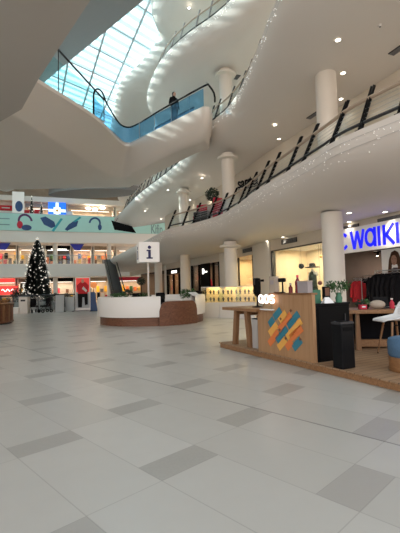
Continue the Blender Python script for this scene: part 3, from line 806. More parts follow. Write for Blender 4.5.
# letters drawn as strokes: W a I K I K I
lt = MB(); H = .68
def stroke(x0, z0, x1, z1, w):
    dx, dz = x1-x0, z1-z0; l = math.hypot(dx, dz); nx, nz = -dz/l*w/2, dx/l*w/2
    lt.plate([(x0+nx, z0+nz), (x1+nx, z1+nz), (x1-nx, z1-nz), (x0-nx, z0-nz)][::-1], -.07, (0, -.105, 0), (1, 0, 0), (0, 0, 1))
def ringst(cx, cz, rx, rz_, w, a0, a1, nseg=18):
    for k in range(nseg):
        u, v = a0+(a1-a0)*k/nseg, a0+(a1-a0)*(k+1.25)/nseg
        stroke(cx+rx*math.cos(u), cz+rz_*math.sin(u), cx+rx*math.cos(v), cz+rz_*math.sin(v), w)
sW = along(352.3, a, d, n, -.1); B0 = 2.70; wd = .125
def letterW(x, w): 
    for (u0, v0, u1, v1) in ((.06, 1, .27, 0), (.27, 0, .5, .95), (.5, .95, .73, 0), (.73, 0, .94, 1)): stroke(x+u0*w, B0+v0*H, x+u1*w, B0+v1*H, wd)
def letterI(x): stroke(x+wd/2, B0, x+wd/2, B0+H, wd)
def letterK(x, w): letterI(x); stroke(x+wd, B0+H*.45, x+w, B0+H, wd*.95); stroke(x+wd, B0+H*.52, x+w, B0, wd*.95)
def lettera(x, w): ringst(x+w*.46, B0+H*.5, w*.40, H*.41, wd*.95, .15, 2*PI-.15); stroke(x+w-wd/2, B0, x+w-wd/2, B0+H, wd)
letterW(sW, .70); lettera(sW+.73, .50); letterI(sW+1.29); letterK(sW+1.51, .46); letterI(sW+2.04); letterK(sW+2.26, .46); letterI(sW+2.79)
ringst(sW-.40, B0+H*.5, .26, H*.41, wd*.95, .7, 2*PI-.7)                     # C
stroke(sW-1.2, B0, sW-1.2, B0+H, wd); stroke(sW-1.2, B0+wd/2, sW-.85, B0+wd/2, wd)   # L
lt.build('lettering', M['blueletter'], t)
# black track with small spots inside the shop
t = thing('track_light', 'black track with spotlights under the clothing shop ceiling', 'track light', tuple(q(L*.35, 1.6, 2.685)), ang)
trk = MB().box((0, 0, -.02), (3.6, .06, .05)).build('track', M['black'], t)
for k in range(6):
    MB().tube([(-1.6+.6*k, 0, -.05), (-1.6+.6*k, -.05, -.17)], .05, 10).build('spot', M['black'], trk)
    MB().ball((-1.6+.6*k, -.055, -.185), .04, 2, (1, 1, .4)).build('lens', M['lampwarm'], trk)
for k in range(2): dup(t, tuple(q(L*.5+.3*k, 3.4+2.0*k, 2.685)), ang, ('second black spotlight track under the clothing shop ceiling', 'rearmost black spotlight track under the clothing shop ceiling')[k])
for k, (x_, w_) in enumerate(((along(365, a, d, n, 7.2), .8), (along(380, a, d, n, 5.2), .7))):
    t = thing('promotional_display', ('red display panel left of the other, deep inside the clothing shop', 'orange red display panel beside the poster, deep inside the clothing shop')[k], 'display panel', tuple(q(x_, (7.2, 5.2)[k], .001)), ang)
    MB().box((0, 0, 2.1), (w_, .06, .75), 0, .01).build('panel', (M['red'], M['orange'])[k], t)
    for s_ in (-1, 1): MB().box((s_*w_*.4, .02, .87), (.05, .05, 1.74)).build('leg', M['steel'], t)

def garment(bm_, c, w, h, thick, rz=0.0, sleeves=True):
    """hanging coat: shoulders, body, two sleeves"""
    Mx = Matrix.Translation(c) @ Matrix.Rotation(rz, 4, 'Z')
    def P(x, y, z): return Mx @ Vector((x, y, z))
    prof = [(0, .06), (-.07, .30), (-.16, .44), (-.34, .48), (-.62, .46), (-.86, .5), (-1, .53)]
    rows = []
    for z, ww in prof:
        rows.append([P(math.cos(2*PI*k/14)*w*ww, math.sin(2*PI*k/14)*thick*(.5+.12*math.sin(k*2.1+z*7)), z*h) for k in range(15)])
    bm_.grid(rows)
    if sleeves:
        for s in (-1, 1): bm_.tube([P(s*w*.42, 0, -.13*h), P(s*w*.56, 0, -.45*h), P(s*w*.58, .02, -.78*h)], [thick*.5, thick*.42, thick*.34], 8)
    return bm_
def hanger(root_, c, rz, w):
    pass
def rack(label, loc, rz, L_, h, name='clothes_rack'):
    t = thing(name, label, 'clothes rack', loc, rz)
    MB().tube([(-L_/2, 0, h), (L_/2, 0, h)], .018, 8).build('rail', M['steel'], t)
    for s in (-1, 1):
        MB().tube([(s*L_/2, 0, .03), (s*L_/2, 0, h)], .02, 8).build('upright', M['steel'], t)
        MB().box((s*L_/2, 0, .02), (.06, .5, .035)).build('foot', M['steel'], t)
    return t
def coats(base, loc, rz, L_, h, n, w, hh, mats, words, group, turn=PI/2):
    """coats hanging side by side on a rail, each one a thing"""
    for k in range(n):
        m_, col_ = mats[k % len(mats)]
        x = -L_/2+.10+(L_-.2)*k/max(1, n-1)
        cpos = Vector(loc)+Vector((math.cos(rz)*x, math.sin(rz)*x, h-.10))
        lab = words % (ORD[k] if k else 'first', col_)
        c_ = thing(base, lab, 'coat', tuple(cpos), rz+turn+random.uniform(-.12, .12), group)
        garment(MB(), (0, 0, 0), w, hh*random.uniform(.94, 1.04), .16).build('body', m_, c_, smooth=True)
        MB().tube([(0, 0, .135), (.02, 0, .115), (.0, 0, .04), (-.2, 0, -.03), (0, 0, .03), (.2, 0, -.03), (0, 0, .04)], .006, 5).build('hanger', M['steel'], c_)
# red clothes at the left of the opening
rp = q(along(354, a, d, n, .75), .75, 0); rack('low chrome rack of red clothes beside the front column', tuple(rp), ang, .8, 1.62)
coats('hanging_coat', rp, ang, .8, 1.62, 4, .44, .80, [(M['red'], 'red')], '%s %s garment from the left on the rack beside the front column', 'red garments on the low rack', PI/2)
rp = q(along(369, a, d, n, 1.3), 1.3, 0); rack('chrome rack of dark coats in the middle of the clothing shop', tuple(rp), ang, 1.5, 1.72)
coats('hanging_coat', rp, ang, 1.5, 1.72, 8, .46, .98, [(M['blackcloth'], 'black'), (M['greycloth'], 'charcoal'), (M['blackcloth'], 'black'), (M['greycloth'], 'charcoal')], '%s %s coat from the left on the rack under the blue letters', 'dark coats on the middle rack', PI/2-.9)
rp = q(along(390, a, d, n, .55), .55, 0); rack('chrome rack of long black coats at the right of the shop doorway', tuple(rp), ang, 1.3, 1.86)
coats('hanging_coat', rp, ang, 1.3, 1.86, 6, .62, 1.15, [(M['blackcloth'], 'black')], '%s long %s padded coat from the left below the poster of the woman', 'long black coats at the doorway', PI/2-.6)
rp = q(2.6, 3.2, 0); rack('back rack of red clothes seen deep inside the clothing shop', tuple(rp), ang, 2.6, 1.9)
coats('hanging_coat', rp, ang, 2.6, 1.9, 8, .5, .9, [(M['red'], 'red'), (M['orange'], 'orange'), (M['whitecloth'], 'white')], '%s %s garment from the left on the back rack deep inside the shop', 'clothes on the back rack', PI/2-.7)
# shelf wall with folded stock
shf = thing('display_shelf', 'wall shelf of folded clothes at the back of the clothing shop', 'shelf', tuple(q(L*.45, 8.1, 0)), ang)
MB().box((0, .2, 1.3), (4.4, .04, 2.3)).build('back_panel', M['shopmid'], shf)
for k in range(5): MB().box((0, 0, .25+.5*k), (4.4, .4, .03)).build('shelf', M['carton'], shf)
cols_ = [M['red'], M['whitecloth'], M['greycloth'], M['orange'], M['blackcloth'], M['carton']]
nmz = ['red', 'white', 'grey', 'orange', 'black', 'beige']
stk = {}
for r_ in range(3, 5):
    for c_ in range(8):
        k = (r_*5+c_*3) % 6
        pq = q(L*.45-1.95+.55*c_, 8.05, .25+.5*r_+.017)
        o = MB()
        for j in range(3): o.box((0, 0, .045+.08*j), (.40-.02*(j % 2), .3, .075), 0, .02)
        ob = o.build('folded_clothes', cols_[k], loc=tuple(pq), rz=ang)
        tag(ob, 'stack of folded %s clothes, %s from the left on the %s shelf' % (nmz[k], ORD[c_] if c_ else 'first', 'top' if r_ == 4 else 'second highest'), 'clothes', 'folded clothes at the back of the shop')
# poster panel with a woman in a grey jacket
pa = atY(384, 247, 13.6); 
po = thing('poster', 'white panel with large photograph of a long-haired woman in grey jacket', 'poster', tuple(q(along(383, a, d, n, 1.3), 1.3, 0)), ang)
pop = MB().box((.62, .06, 1.35), (1.3, .1, 2.68), 0, .005).build('panel', M['signwhite'], po)
def el(cx, cz, rx, rz_, nseg=24): return [(cx+rx*math.cos(2*PI*k/nseg), cz+rz_*math.sin(2*PI*k/nseg)) for k in range(nseg)]
X_, Z_ = (1, 0, 0), (0, 0, 1)
MB().plate([(.14, .9), (.20, 1.55), (.30, 1.85), (.52, 1.98), (.92, 1.96), (1.14, 1.8), (1.22, 1.4), (1.24, .9)], .006, (0, .0, 0), X_, Z_).build('jacket_print', M['greycloth'], pop)
MB().plate([(.28, 1.25), (.26, 1.8), (.34, 2.3), (.46, 2.56), (.62, 2.62), (.76, 2.54), (.86, 2.28), (.93, 1.85), (.90, 1.4), (.76, 1.8), (.70, 2.1), (.46, 2.1), (.42, 1.75)], .006, (0, -.008, 0), X_, Z_).build('hair_print', M['hair'], pop)
MB().plate(el(.57, 2.26, .125, .19), .006, (0, -.016, 0), X_, Z_).build('face_print', M['skin'], pop)
f = MB()
for ex in (.52, .63): f.plate(el(ex, 2.30, .022, .012, 10), .004, (0, -.023, 0), X_, Z_)
f.plate(el(.57, 2.15, .035, .012, 10), .004, (0, -.023, 0), X_, Z_); f.build('features_print', M['hair'], pop)

# --- display window with warm light
a, d, n, L, ang, q = shop(15.55, 19.75, 2.2, M['cream'], 130, (1, .83, .58))
t = thing('display_window', 'tall cream lit display window behind the wooden kiosk', 'shop window', tuple(q(0, 0, 0)), ang)
MB().box((L/2, .04, 1.6), (L-.1, .02, 3.15)).build('glass', M['glass'], t)
MB().box((.05, .04, 1.6), (.09, .12, 3.19)).build('frame', M['darkmetal'], t)
MB().box((L-.05, .04, 1.6), (.09, .12, 3.19)).build('frame', M['darkmetal'], t)
MB().box((L/2, .04, .08), (L-.2, .12, .14)).build('sill', M['darkmetal'], t)
MB().box((L/2, .04, 3.19), (L-.2, .12, .05)).build('head', M['darkmetal'], t)
# mannequin in dark clothes with a broad hat, on a plinth
mp_ = atY(313, 290, 17.3); sm = along(313, a, d, n, .75)
pl = MB().box((0, 0, .275), (.8, .6, .55), 0, .01).build('display_plinth', M['pot'], loc=tuple(q(sm, .75, .001)), rz=ang); tag(pl, 'white plinth under the dark-dressed mannequin in the display window', 'plinth')
J = [(0, 0, .95), (0, .01, 1.15), (0, .01, 1.36), (0, 0, 1.48), (0, -.02, 1.62), (-.19, 0, 1.40), (-.32, .02, 1.18), (-.20, -.10, 1.05), (.19, 0, 1.40), (.36, 0, 1.28), (.44, -.12, 1.48), (-.10, 0, .88), (-.11, -.02, .48), (-.11, .0, .05), (.10, 0, .88), (.11, .02, .48), (.11, .03, .05)]
E_ = [(0, 1), (1, 2), (2, 3), (3, 4), (2, 5), (5, 6), (6, 7), (2, 8), (8, 9), (9, 10), (0, 11), (11, 12), (12, 13), (0, 14), (14, 15), (15, 16)]
R_ = [(.15, .10), (.12, .09), (.16, .10), .05, (.085, .10), .065, .045, .03, .065, .045, .03, .085, .055, .04, .085, .055, .04]
root, bo = person('mannequin', 'mannequin in dark green jacket and wide black hat in the display window', tuple(q(sm, .75, .556)), ang, J, E_, R_, M['whitecloth'])
root['category'] = 'mannequin'
MB().lathe([(.26, .62), (.22, .95), (.20, 1.28), (.15, 1.43), (.08, 1.48)], seg=20).build('jacket', M['leafdark'], root, smooth=True).scale = (1, .75, 1)
MB().lathe([(.36, 1.66), (.34, 1.69), (.15, 1.71), (.135, 1.84), (.09, 1.87), (0, 1.87)], seg=24).build('hat', M['black'], root, smooth=True)
MB().lathe([(.15, .20), (.18, .62), (.16, .9)], seg=16).build('skirt', M['blackcloth'], root, smooth=True)
for k, (px, py, r_, lab) in enumerate(((302, 265, .13, 'round dark hanging ornament left of the mannequin hat'), (320, 283, .10, 'small dark red hanging ornament right of the mannequin'), (322, 257, .06, 'tiny gold hanging ornament near the top of the display window'))):
    b_ = atY(px, py, 17.2); so = along(px, a, d, n, .5); pz = q(so, .5, b_.z)
    t = thing('hanging_ornament', lab, 'ornament', tuple(pz), 0, 'ornaments hung in the display window')
    MB().ball((0, 0, 0), r_, 3).build('ball', [M['black'], M['winecol'], M['gold']][k], t, smooth=True)
    MB().tube([(0, 0, r_), (0, 0, 3.18-b_.z)], .006, 5).build('string', M['darkmetal'], t)
t = thing('hanging_foil', 'string of gold discs hanging in the display window', 'ornament', tuple(q(sm-.55, .45, 3.18)), 0)
MB().tube([(0, 0, 0), (0, 0, -1.5)], .005, 5).build('string', M['steel'], t)
for k in range(8): MB().lathe([(0, -.003), (.045, 0), (0, .003)], (0, 0, -.3-.16*k), 12).build('disc', M['gold'], t)
# perfume style goods on a low shelf
# --- shop with warm upright shelves
a, d, n, L, ang, q = shop(21.8, 25.6, 2.6, M['cream'], 110, (1, .72, .36))
for s in range(4):
    t = thing('wall_shelving', '%s tall shelf unit from the left in the amber lit shop behind columns' % (ORD[s] if s else 'first'), 'shelf', tuple(q(.55+s*(L-1.0)/3.2, 2.2, 0)), ang, 'tall shelves in the amber shop')
    MB().box((0, .14, 1.35), (.66, .03, 2.6)).build('back_panel', M['carton'], t)
    for k in range(6): MB().box((0, 0, .2+.48*k), (.66, .3, .03)).build('shelf', M['oak'], t)
    for k in range(5):
        g = MB()
        for j in range(4): g.box((-.22+.15*j, -.02, .2+.48*k+.017+.13), (.10, .14, random.uniform(.16, .26)), 0, .01)
        g.build('stock', [M['gold'], M['carton'], M['orange'], M['yellow'], M['redseat']][(k+s) % 5], t)
t = thing('display_window', 'glass front of the amber lit shop between two cream columns', 'shop window', tuple(q(0, 0, 0)), ang)
MB().box((L/2, .04, 1.6), (L-.1, .02, 3.15)).build('glass', M['glass'], t)
for s in (.05, L*.5, L-.05): MB().box((s, .04, 1.6), (.07, .1, 3.19)).build('frame', M['darkmetal'], t)
# --- black fronted shop with round white sign
a, d, n, L, ang, q = shop(26.6, 31.0, 2.6, M['shopmid'], 60, (1, .62, .45))
t = thing('storefront', 'black shop front with a small lit white sign behind the jewellery cases', 'shop front', tuple(q(0, 0, 0)), ang)
MB().box((L*.55, -.04, 2.3), (1.5, .1, 1.8), 0, .01).build('panel', M['blackmatt'], t)
MB().box((L*.55, .02, .72), (1.5, .1, 1.38), 0, .01).build('door', M['blackmatt'], t)
for s in (.06, L*.30, L*.80, L-.06): MB().box((s, .02, 1.6), (.14, .14, 3.18)).build('frame', M['blackmatt'], t)
MB().box((L/2, .05, 1.6), (L-.3, .02, 3.1)).build('glass', M['glass'], t)
sg = MB(); sg.plate([(0, 0), (.16, 0)] + [(.16+.2*math.sin(k*PI/10), .21-.21*math.cos(k*PI/10)) for k in range(1, 10)]+[(.16, .42), (0, .42)], -.03, (L*.55-.42, -.10, 2.42), (1, 0, 0), (0, 0, 1)); sg.box((L*.55+.24, -.115, 2.58), (.36, .03, .09)); sg.build('lit_logo', M['lightbar'], t)
for k in range(3):
    c_ = thing('hanging_coat', '%s pale garment from the left in the black fronted shop' % (ORD[k] if k else 'first'), 'coat', tuple(q(L*.12+k*.4, .8, 2.2)), ang+.8, 'garments in the black fronted shop')
    garment(MB(), (0, 0, 0), .5, 1.2, .16).build('body', [M['whitecloth'], M['carton'], M['redseat']][k], c_, smooth=True)
    MB().tube([(0, 0, 1.0), (0, 0, .02)], .006, 5).build('hanger', M['steel'], c_)
# --- dark framed shop with orange interior
a, d, n, L, ang, q = shop(32.0, 36.6, 2.6, M['shopmid'], 70, (1, .50, .25))
t = thing('storefront', 'dark framed shop front with orange interior behind the information desk', 'shop front', tuple(q(0, 0, 0)), ang)
MB().box((L/2, -.02, 2.95), (L-.1, .16, .5), 0, .01).build('panel', M['blackmatt'], t)
for s in (.10, L*.36, L*.66, L-.10): MB().box((s, .0, 1.35), (.2, .16, 2.66)).build('frame', M['blackmatt'], t)
MB().box((L*.45, -.12, 2.9), (1.3, .05, .22)).build('lit_logo', M['lightbar'], t)
MB().box((L/2, .05, 1.35), (L-.3, .02, 2.6)).build('glass', M['glass'], t)
for k in range(3):
    c_ = thing('shop_stand', '%s orange display stand from the left inside the dark framed shop' % (ORD[k] if k else 'first'), 'display stand', tuple(q(.9+k*1.4, 1.4, 0)), ang, 'orange stands in the dark framed shop')
    MB().box((0, 0, .5), (.5, .4, 1.0), 0, .01).build('body', M['black'], c_); MB().box((0, 0, 1.5), (.42, .3, .98), 0, .02).build('goods', [M['orange'], M['carton'], M['orange']][k], c_)
a, d, n, L, ang, q = shop(37.4, 46.5, 3.0, M['shopmid'], 80, (1, .7, .5))
for (y0, y1) in ((15.36, 15.54), (19.80, 21.7), (25.7, 26.5), (31.1, 31.9), (36.7, 37.3), (8.4, 9.4)): pier(y0, y1)

# =================================================================== INFORMATION DESK
DC = Vector((-2.12, 16.85, 0)); DR = 2.3
desk = thing('information_desk', 'round white information desk with dark wooden base and rounded wooden gate', 'desk', tuple(DC))
MB().lathe([(DR-.10, .0), (DR-.10, .34), (DR-.5, .34), (DR-.5, 0), (DR-.10, 0)], seg=96).build('plinth', M['brown'], desk, smooth=True)
A0, A1 = math.radians(-35), math.radians(360-75)
MB().lathe([(DR, .335), (DR+.015, .5), (DR+.01, 1.07), (DR-.03, 1.12), (DR-.22, 1.12), (DR-.22, .80), (DR-.55, .80), (DR-.55, .345), (DR, .335)], seg=96, a0=A0, a1=A1).build('body', M['deskwhite'], desk, smooth=True)
MB().lathe([(DR-.42, .80), (DR-.12, .80), (DR-.12, .86), (DR-.85, .86), (DR-.85, .80), (DR-.42, .80)], seg=72, a0=A0+.1, a1=A1-.1).build('worktop', M['deskwhite'], desk, smooth=True)
mb = MB(); g0, g1 = math.radians(-76.5), math.radians(-33); NG = 28; rows_o, rows_i = [], []
for k in range(NG+1):
    f = k/NG; a = g0+(g1-g0)*f; e = min(f, 1-f)*(g1-g0)*DR
    top = .92-.36*(1-math.sqrt(max(0, 1-(1-min(1, e/.36))**2)))
    rows_o.append((Vector((math.cos(a), math.sin(a), 0))*(DR+.035), top)); rows_i.append((Vector((math.cos(a), math.sin(a), 0))*(DR-.16), top))
mb.grid([[Vector((p.x, p.y, .004)) for p, t in rows_i], [Vector((p.x, p.y, .004)) for p, t in rows_o], [Vector((p.x, p.y, t)) for p, t in rows_o], [Vector((p.x, p.y, t)) for p, t in rows_i], [Vector((p.x, p.y, .004)) for p, t in rows_i]])
for R_ in (rows_o, rows_i): pass
mb.bm.faces.new([mb.bm.verts.new((p.x, p.y, z)) for p, z in ((rows_o[0][0], .004), (rows_i[0][0], .004), (rows_i[0][0], rows_i[0][1]), (rows_o[0][0], rows_o[0][1]))])
mb.bm.faces.new([mb.bm.verts.new((p.x, p.y, z)) for p, z in ((rows_o[-1][0], .004), (rows_i[-1][0], .004), (rows_i[-1][0], rows_i[-1][1]), (rows_o[-1][0], rows_o[-1][1]))])
mb.build('gate', M['brown'], desk, smooth=True)

sg = thing('information_sign', 'white cube sign with navy letter i on a post above the round desk', 'sign', (-2.24, 16.6, 0.003), .29)
MB().lathe([(.20, 0), (.20, .02), (.05, .03), (.04, .05), (.04, 2.545), (0, 2.545)], seg=20).build('post', M['column'], sg, smooth=True)
sbx = MB().box((0, 0, 2.97), (.86, .86, .85), 0, .012).build('sign_box', M['signwhite'], sg)
for (O, X, lab) in (((-.13, -.437, 2.68), (1, 0, 0), 'a'), ((-.437, .13, 2.68), (0, -1, 0), 'b'), ((.437, -.13, 2.68), (0, 1, 0), 'c')):
    mb = MB(); X = Vector(X); N = X.cross(Vector((0, 0, 1)))
    def qp(poly): mb.plate(poly, .008, O, X, (0, 0, 1))
    qp([(0, 0), (.26, 0), (.26, .06), (.0, .06)]); qp([(.075, .05), (.185, .05), (.185, .38), (.075, .38)]); qp([(.01, .32), (.12, .32), (.12, .38), (.01, .38)])
    qp([(.13+.072*math.cos(2*PI*k/20), .485+.072*math.sin(2*PI*k/20)) for k in range(20)])
    mb.build('letter', M['navy'], sbx)

def on_rim(px, r):   # a point on the desk ring of radius r seen at picture column px (front half)
    k = (px-200)/FPX
    # (DC.x + r cos a) = k (DC.y + r sin a)
    best = min(((abs((DC.x+r*math.cos(a))-k*(DC.y+r*math.sin(a))), a) for a in [math.radians(v*.25) for v in range(-720, 1)]), key=lambda t: t[0])
    a = best[1]; return Vector((DC.x+r*math.cos(a), DC.y+r*math.sin(a), 0)), a
for k, (px, w, lab) in enumerate(((119, .62, 'green box hedge in a white trough at the left rear of the round desk'), (141, .66, 'green box hedge in a white trough behind the sign post'), (188, .50, 'leafy green plant in a white trough at the right rear of the desk'))):
    c_ = atY(px, 295, 17.6 if k < 2 else 16.9)
    t = thing('trough_planter', lab, 'plant', (c_.x, c_.y, .006), .1*k, 'planters inside the round desk')
    MB().box((0, 0, .46), (w, .3, .92), 0, .01).build('trough', M['pot'], t)
    mb = MB()
    for j in range(5): leafball((-w*.4+w*.2*j, 0, 1.06+(.10 if k == 2 else .0)), .17, 130, (1, .8, 1.1), .07, mb)
    mb.build('foliage', M['leaf'], t)
c_ = atY(141, 281, 17.9)
potted('topiary_tree', 'small round topiary on a thin stem beside the information sign post', (c_.x, c_.y, .006), .17, .35, .19, 500, c_.z-.35-.17, .06, 'leafdark', cat='plant')
# office chairs inside
oc = None
for (px, Y, lab) in ((139, 17.25, 'black office chair inside the round desk, left of the post'), (157, 16.1, 'black office chair inside the round desk, right of the post')):
    c_ = atY(px, 295, Y)
    if oc is None:
        oc = thing('office_chair', lab, 'chair', (c_.x, c_.y, .005), .5, 'office chairs in the desk')
        for k in range(5):
            bl_ = MB().tube([(0, 0, .10), (.28*math.cos(k*2*PI/5), .28*math.sin(k*2*PI/5), .05)], [.03, .02], 8).build('base_leg', M['black'], oc)
            MB().ball((.28*math.cos(k*2*PI/5), .28*math.sin(k*2*PI/5), .032), .03, 2).build('caster', M['darkmetal'], bl_)
        MB().tube([(0, 0, .08), (0, 0, .50)], .03, 10).build('gas_column', M['darkmetal'], oc)
        MB().box((0, 0, .54), (.48, .46, .08), 0, .03).build('seat', M['blackcloth'], oc)
        MB().box((0, .24, .95), (.44, .07, .58), 0, .03).build('backrest', M['blackcloth'], oc)
        MB().tube([(0, .18, .54), (0, .29, .62), (0, .28, .85)], .022, 8).build('back_bracket', M['black'], oc)
    else: dup(oc, (c_.x, c_.y, .005), -.5, lab)
# sloping white screen and dark keyboards on the desk
p_, a_ = on_rim(196, DR-.115)
t = thing('tablet', 'white sloping touch screen on the right rim of the round desk', 'screen', (p_.x, p_.y, 1.121), a_+PI/2)
MB().box((0, 0, .012), (.30, .16, .022), 0, .004).build('base', M['plastic'], t)
MB().box((0, .02, .10), (.62, .03, .30), 0, .008, Matrix.Rotation(-1.05, 4, 'X')).build('screen', M['plastic'], t)
MB().tube([(0, 0, .02), (0, .05, .10)], .02, 8).build('stand', M['steel'], t)
p_, a_ = on_rim(173, DR-.60)
t = thing('keyboard', 'dark keyboard lying on the worktop behind the wooden gate', 'keyboard', (p_.x, p_.y, .862), a_+PI/2)
MB().box((0, 0, .012), (.44, .16, .022), 0, .005).build('body', M['black'], t)
mb = MB()
for i_ in range(12):
    for j_ in range(4): mb.box((-.19+.0345*i_, -.054+.036*j_, .026), (.026, .026, .008))
mb.build('keys', M['darkmetal'], t)
p_, a_ = on_rim(160, DR-.62)
t = thing('monitor', 'black flat monitor on the worktop inside the round desk', 'monitor', (p_.x, p_.y, .862), a_+PI/2+.3)
MB().box((0, 0, .006), (.22, .18, .012), 0, .003).build('base', M['black'], t); MB().tube([(0, 0, .01), (0, 0, .16)], .018, 8).build('stand', M['black'], t); MB().box((0, .0, .24), (.40, .03, .22), 0, .006).build('screen', M['black'], t)

# =================================================================== WOODEN KIOSK
K0 = Vector((.44, 9.0, 0)); KD = Vector((.46, -.888, 0)).normalized(); KN = Vector((-KD.y, KD.x, 0)); KA = math.atan2(KD.y, KD.x)
def kp(X, Y, z=0): v = K0+KD*X+KN*Y; v.z = z; return v
def kx(px, Y, z=.7): return solve_px(lambda X: kp(X, Y, z), px, -1.0, 6.5)
PZ = .121
plat = thing('kiosk_platform', 'low oak platform with board deck under the wooden kiosk', 'platform', tuple(K0), KA)
MB().box((3.54, 1.95, .11), (7.32, 3.86, .02), 0, .002).build('deck', M['deck'], plat)
MB().box((3.54, 1.95, .052), (7.28, 3.82, .096)).build('base', M['oakx'], plat)
# counter with the coloured diagonal pattern
cx0, cx1 = kx(258, .06), kx(313.5, .06); CW = cx1-cx0; CT = 1.15
ct = thing('kiosk_counter', 'plywood kiosk counter with slanted corner and colourful diagonal stripe pattern', 'counter', tuple(kp(cx0, .05, PZ)), KA)
MB().plate([(0, 0), (CW, 0), (CW, CT-.03), (.46, CT-.03), (0, .66)], -.07, (0, 0, 0), (1, 0, 0), (0, 0, 1)).build('front_panel', M['plywood'], ct)
MB().box((CW/2+.21, .05, CT-.013), (CW-.40, .14, .03), 0, .006).build('top_ledge', M['oakx'], ct)
MB().plate([(0, .66), (.46, CT-.03), (.43, CT-.005), (-.035, .68)], -.09, (0, -.005, 0), (1, 0, 0), (0, 0, 1)).build('slanted_edge', M['oakx'], ct)
bk = MB().box((CW/2+.25, .47, .47), (CW-.5, .78, .94), 0, .006).build('black_cabinet', M['blackmatt'], ct)
MB().box((CW/2+.25, .475, .955), (CW-.48, .81, .03), 0, .006).build('worktop', M['black'], ct)
dr_ = MB().box((CW+.006, .47, .47), (.012, .70, .86), 0, .003).build('end_door', M['blackmatt'], ct)
MB().tube([(CW+.03, .72, .62), (CW+.03, .72, .78)], .008, 6).build('handle', M['darkmetal'], dr_)
def pu(cx, cy):
    px, py = 250+cx/5.714, 300+cy/5.714
    u = kx(px, .06)-cx0; base = 352+(px-258)*.273; top = 295-(px-258)*.035
    return u, (base-py)/(base-top)*CT
for (x0, y0, x1, y1, col, nm) in ((112, 152, 140, 118, 'tealpaint', ''), (142, 112, 182, 64, 'tealpaint', ''), (112, 205, 158, 150, 'amber', ''), (172, 132, 212, 80, 'amber', ''), (108, 262, 162, 192, 'orange', ''), (168, 184, 240, 92, 'orange', ''),
                               (152, 246, 214, 172, 'tealpaint', ''), (220, 164, 284, 86, 'tealpaint', ''), (160, 286, 204, 236, 'amber', ''), (212, 228, 296, 126, 'amber', ''), (206, 288, 240, 250, 'orange', ''), (232, 232, 300, 170, 'orange', ''), (246, 292, 292, 240, 'tealpaint', '')):
    a_, b_ = Vector(pu(x0, y0)), Vector(pu(x1, y1)); d_ = (b_-a_).normalized(); n_ = Vector((-d_.y, d_.x))*.066
    pl_ = [a_-n_, b_-n_, b_+n_, a_+n_]
    MB().plate([tuple(v) for v in pl_], .004, (0, -.002, 0), (1, 0, 0), (0, 0, 1)).build('stripe', M[col], ct)
for (x0, y0) in ((240, 68), (205, 232), (172, 182), (180, 118), (288, 238)):
    a_ = Vector(pu(x0, y0)); MB().plate([(a_.x-.035, a_.y), (a_.x, a_.y-.03), (a_.x+.035, a_.y), (a_.x, a_.y+.03)], .004, (0, -.004, 0), (1, 0, 0), (0, 0, 1)).build('diamond', M['brown'], ct)
# black cabinet and black bin
sx = solve_px(lambda X: kp(X, .165, .4), 343.5, 2.5, 5)
bn = thing('waste_bin', 'black rectangular waste bin standing before the black end of the striped counter', 'bin', tuple(kp(sx, .165, PZ)), KA)
MB().box((0, 0, .34), (.20, .27, .67), 0, .015).build('body', M['black'], bn)
ld = MB().box((0, 0, .69), (.21, .28, .04), 0, .012).build('lid', M['darkmetal'], bn)
MB().box((.101, 0, .60), (.012, .20, .06), 0, .003).build('flap', M['blackmatt'], bn)
MB().box((0, .0, .713), (.10, .16, .008), 0, .002).build('slot', M['blackmatt'], ld)
# pale box at the left foot of the counter
gx = kx(258, -.0)
gb = thing('pale_grey_bin', 'narrow pale grey bin standing at the left foot of the counter', 'bin', tuple(kp(kx(257.0, .2)-.02, .30, PZ)), KA)
MB().box((-.05, 0, .30), (.19, .24, .60), 0, .008).build('body', mat('pale_grey_plastic', (.45, .42, .40), .5, noise=.02), gb)
MB().box((-.05, 0, .607), (.195, .245, .02), 0, .004).build('lid', M['darkmetal'], gb)
# left wooden table
tb = thing('wooden_table', 'rustic wooden table with splayed plank legs at the left end of the kiosk', 'table', tuple(kp(.10, .10, PZ)), KA)
MB().box((.55, .40, .79), (1.35, .86, .065), 0, .008).build('tabletop', M['oakx'], tb)
for (x, s) in ((.34, -1), (.74, 1)):
    for y in (.08, .72):
        b0 = x+s*.10; 
        MB().hull2([(b0-.06, y-.045, 0), (b0+.06, y-.045, 0), (b0+.06, y+.045, 0), (b0-.06, y+.045, 0)], [(x-.055, y-.045, .755), (x+.055, y-.045, .755), (x+.055, y+.045, .755), (x-.055, y+.045, .755)]).build('leg', M['oakz'], tb)
    MB().box((x, .40, .71), (.10, .6, .08)).build('crossbar', M['oakz'], tb)
MB().box((1.0, .5, .38), (.36, .1, .74), 0, .01).build('modesty_panel', M['blackcloth'], tb)
TZ = PZ+.823
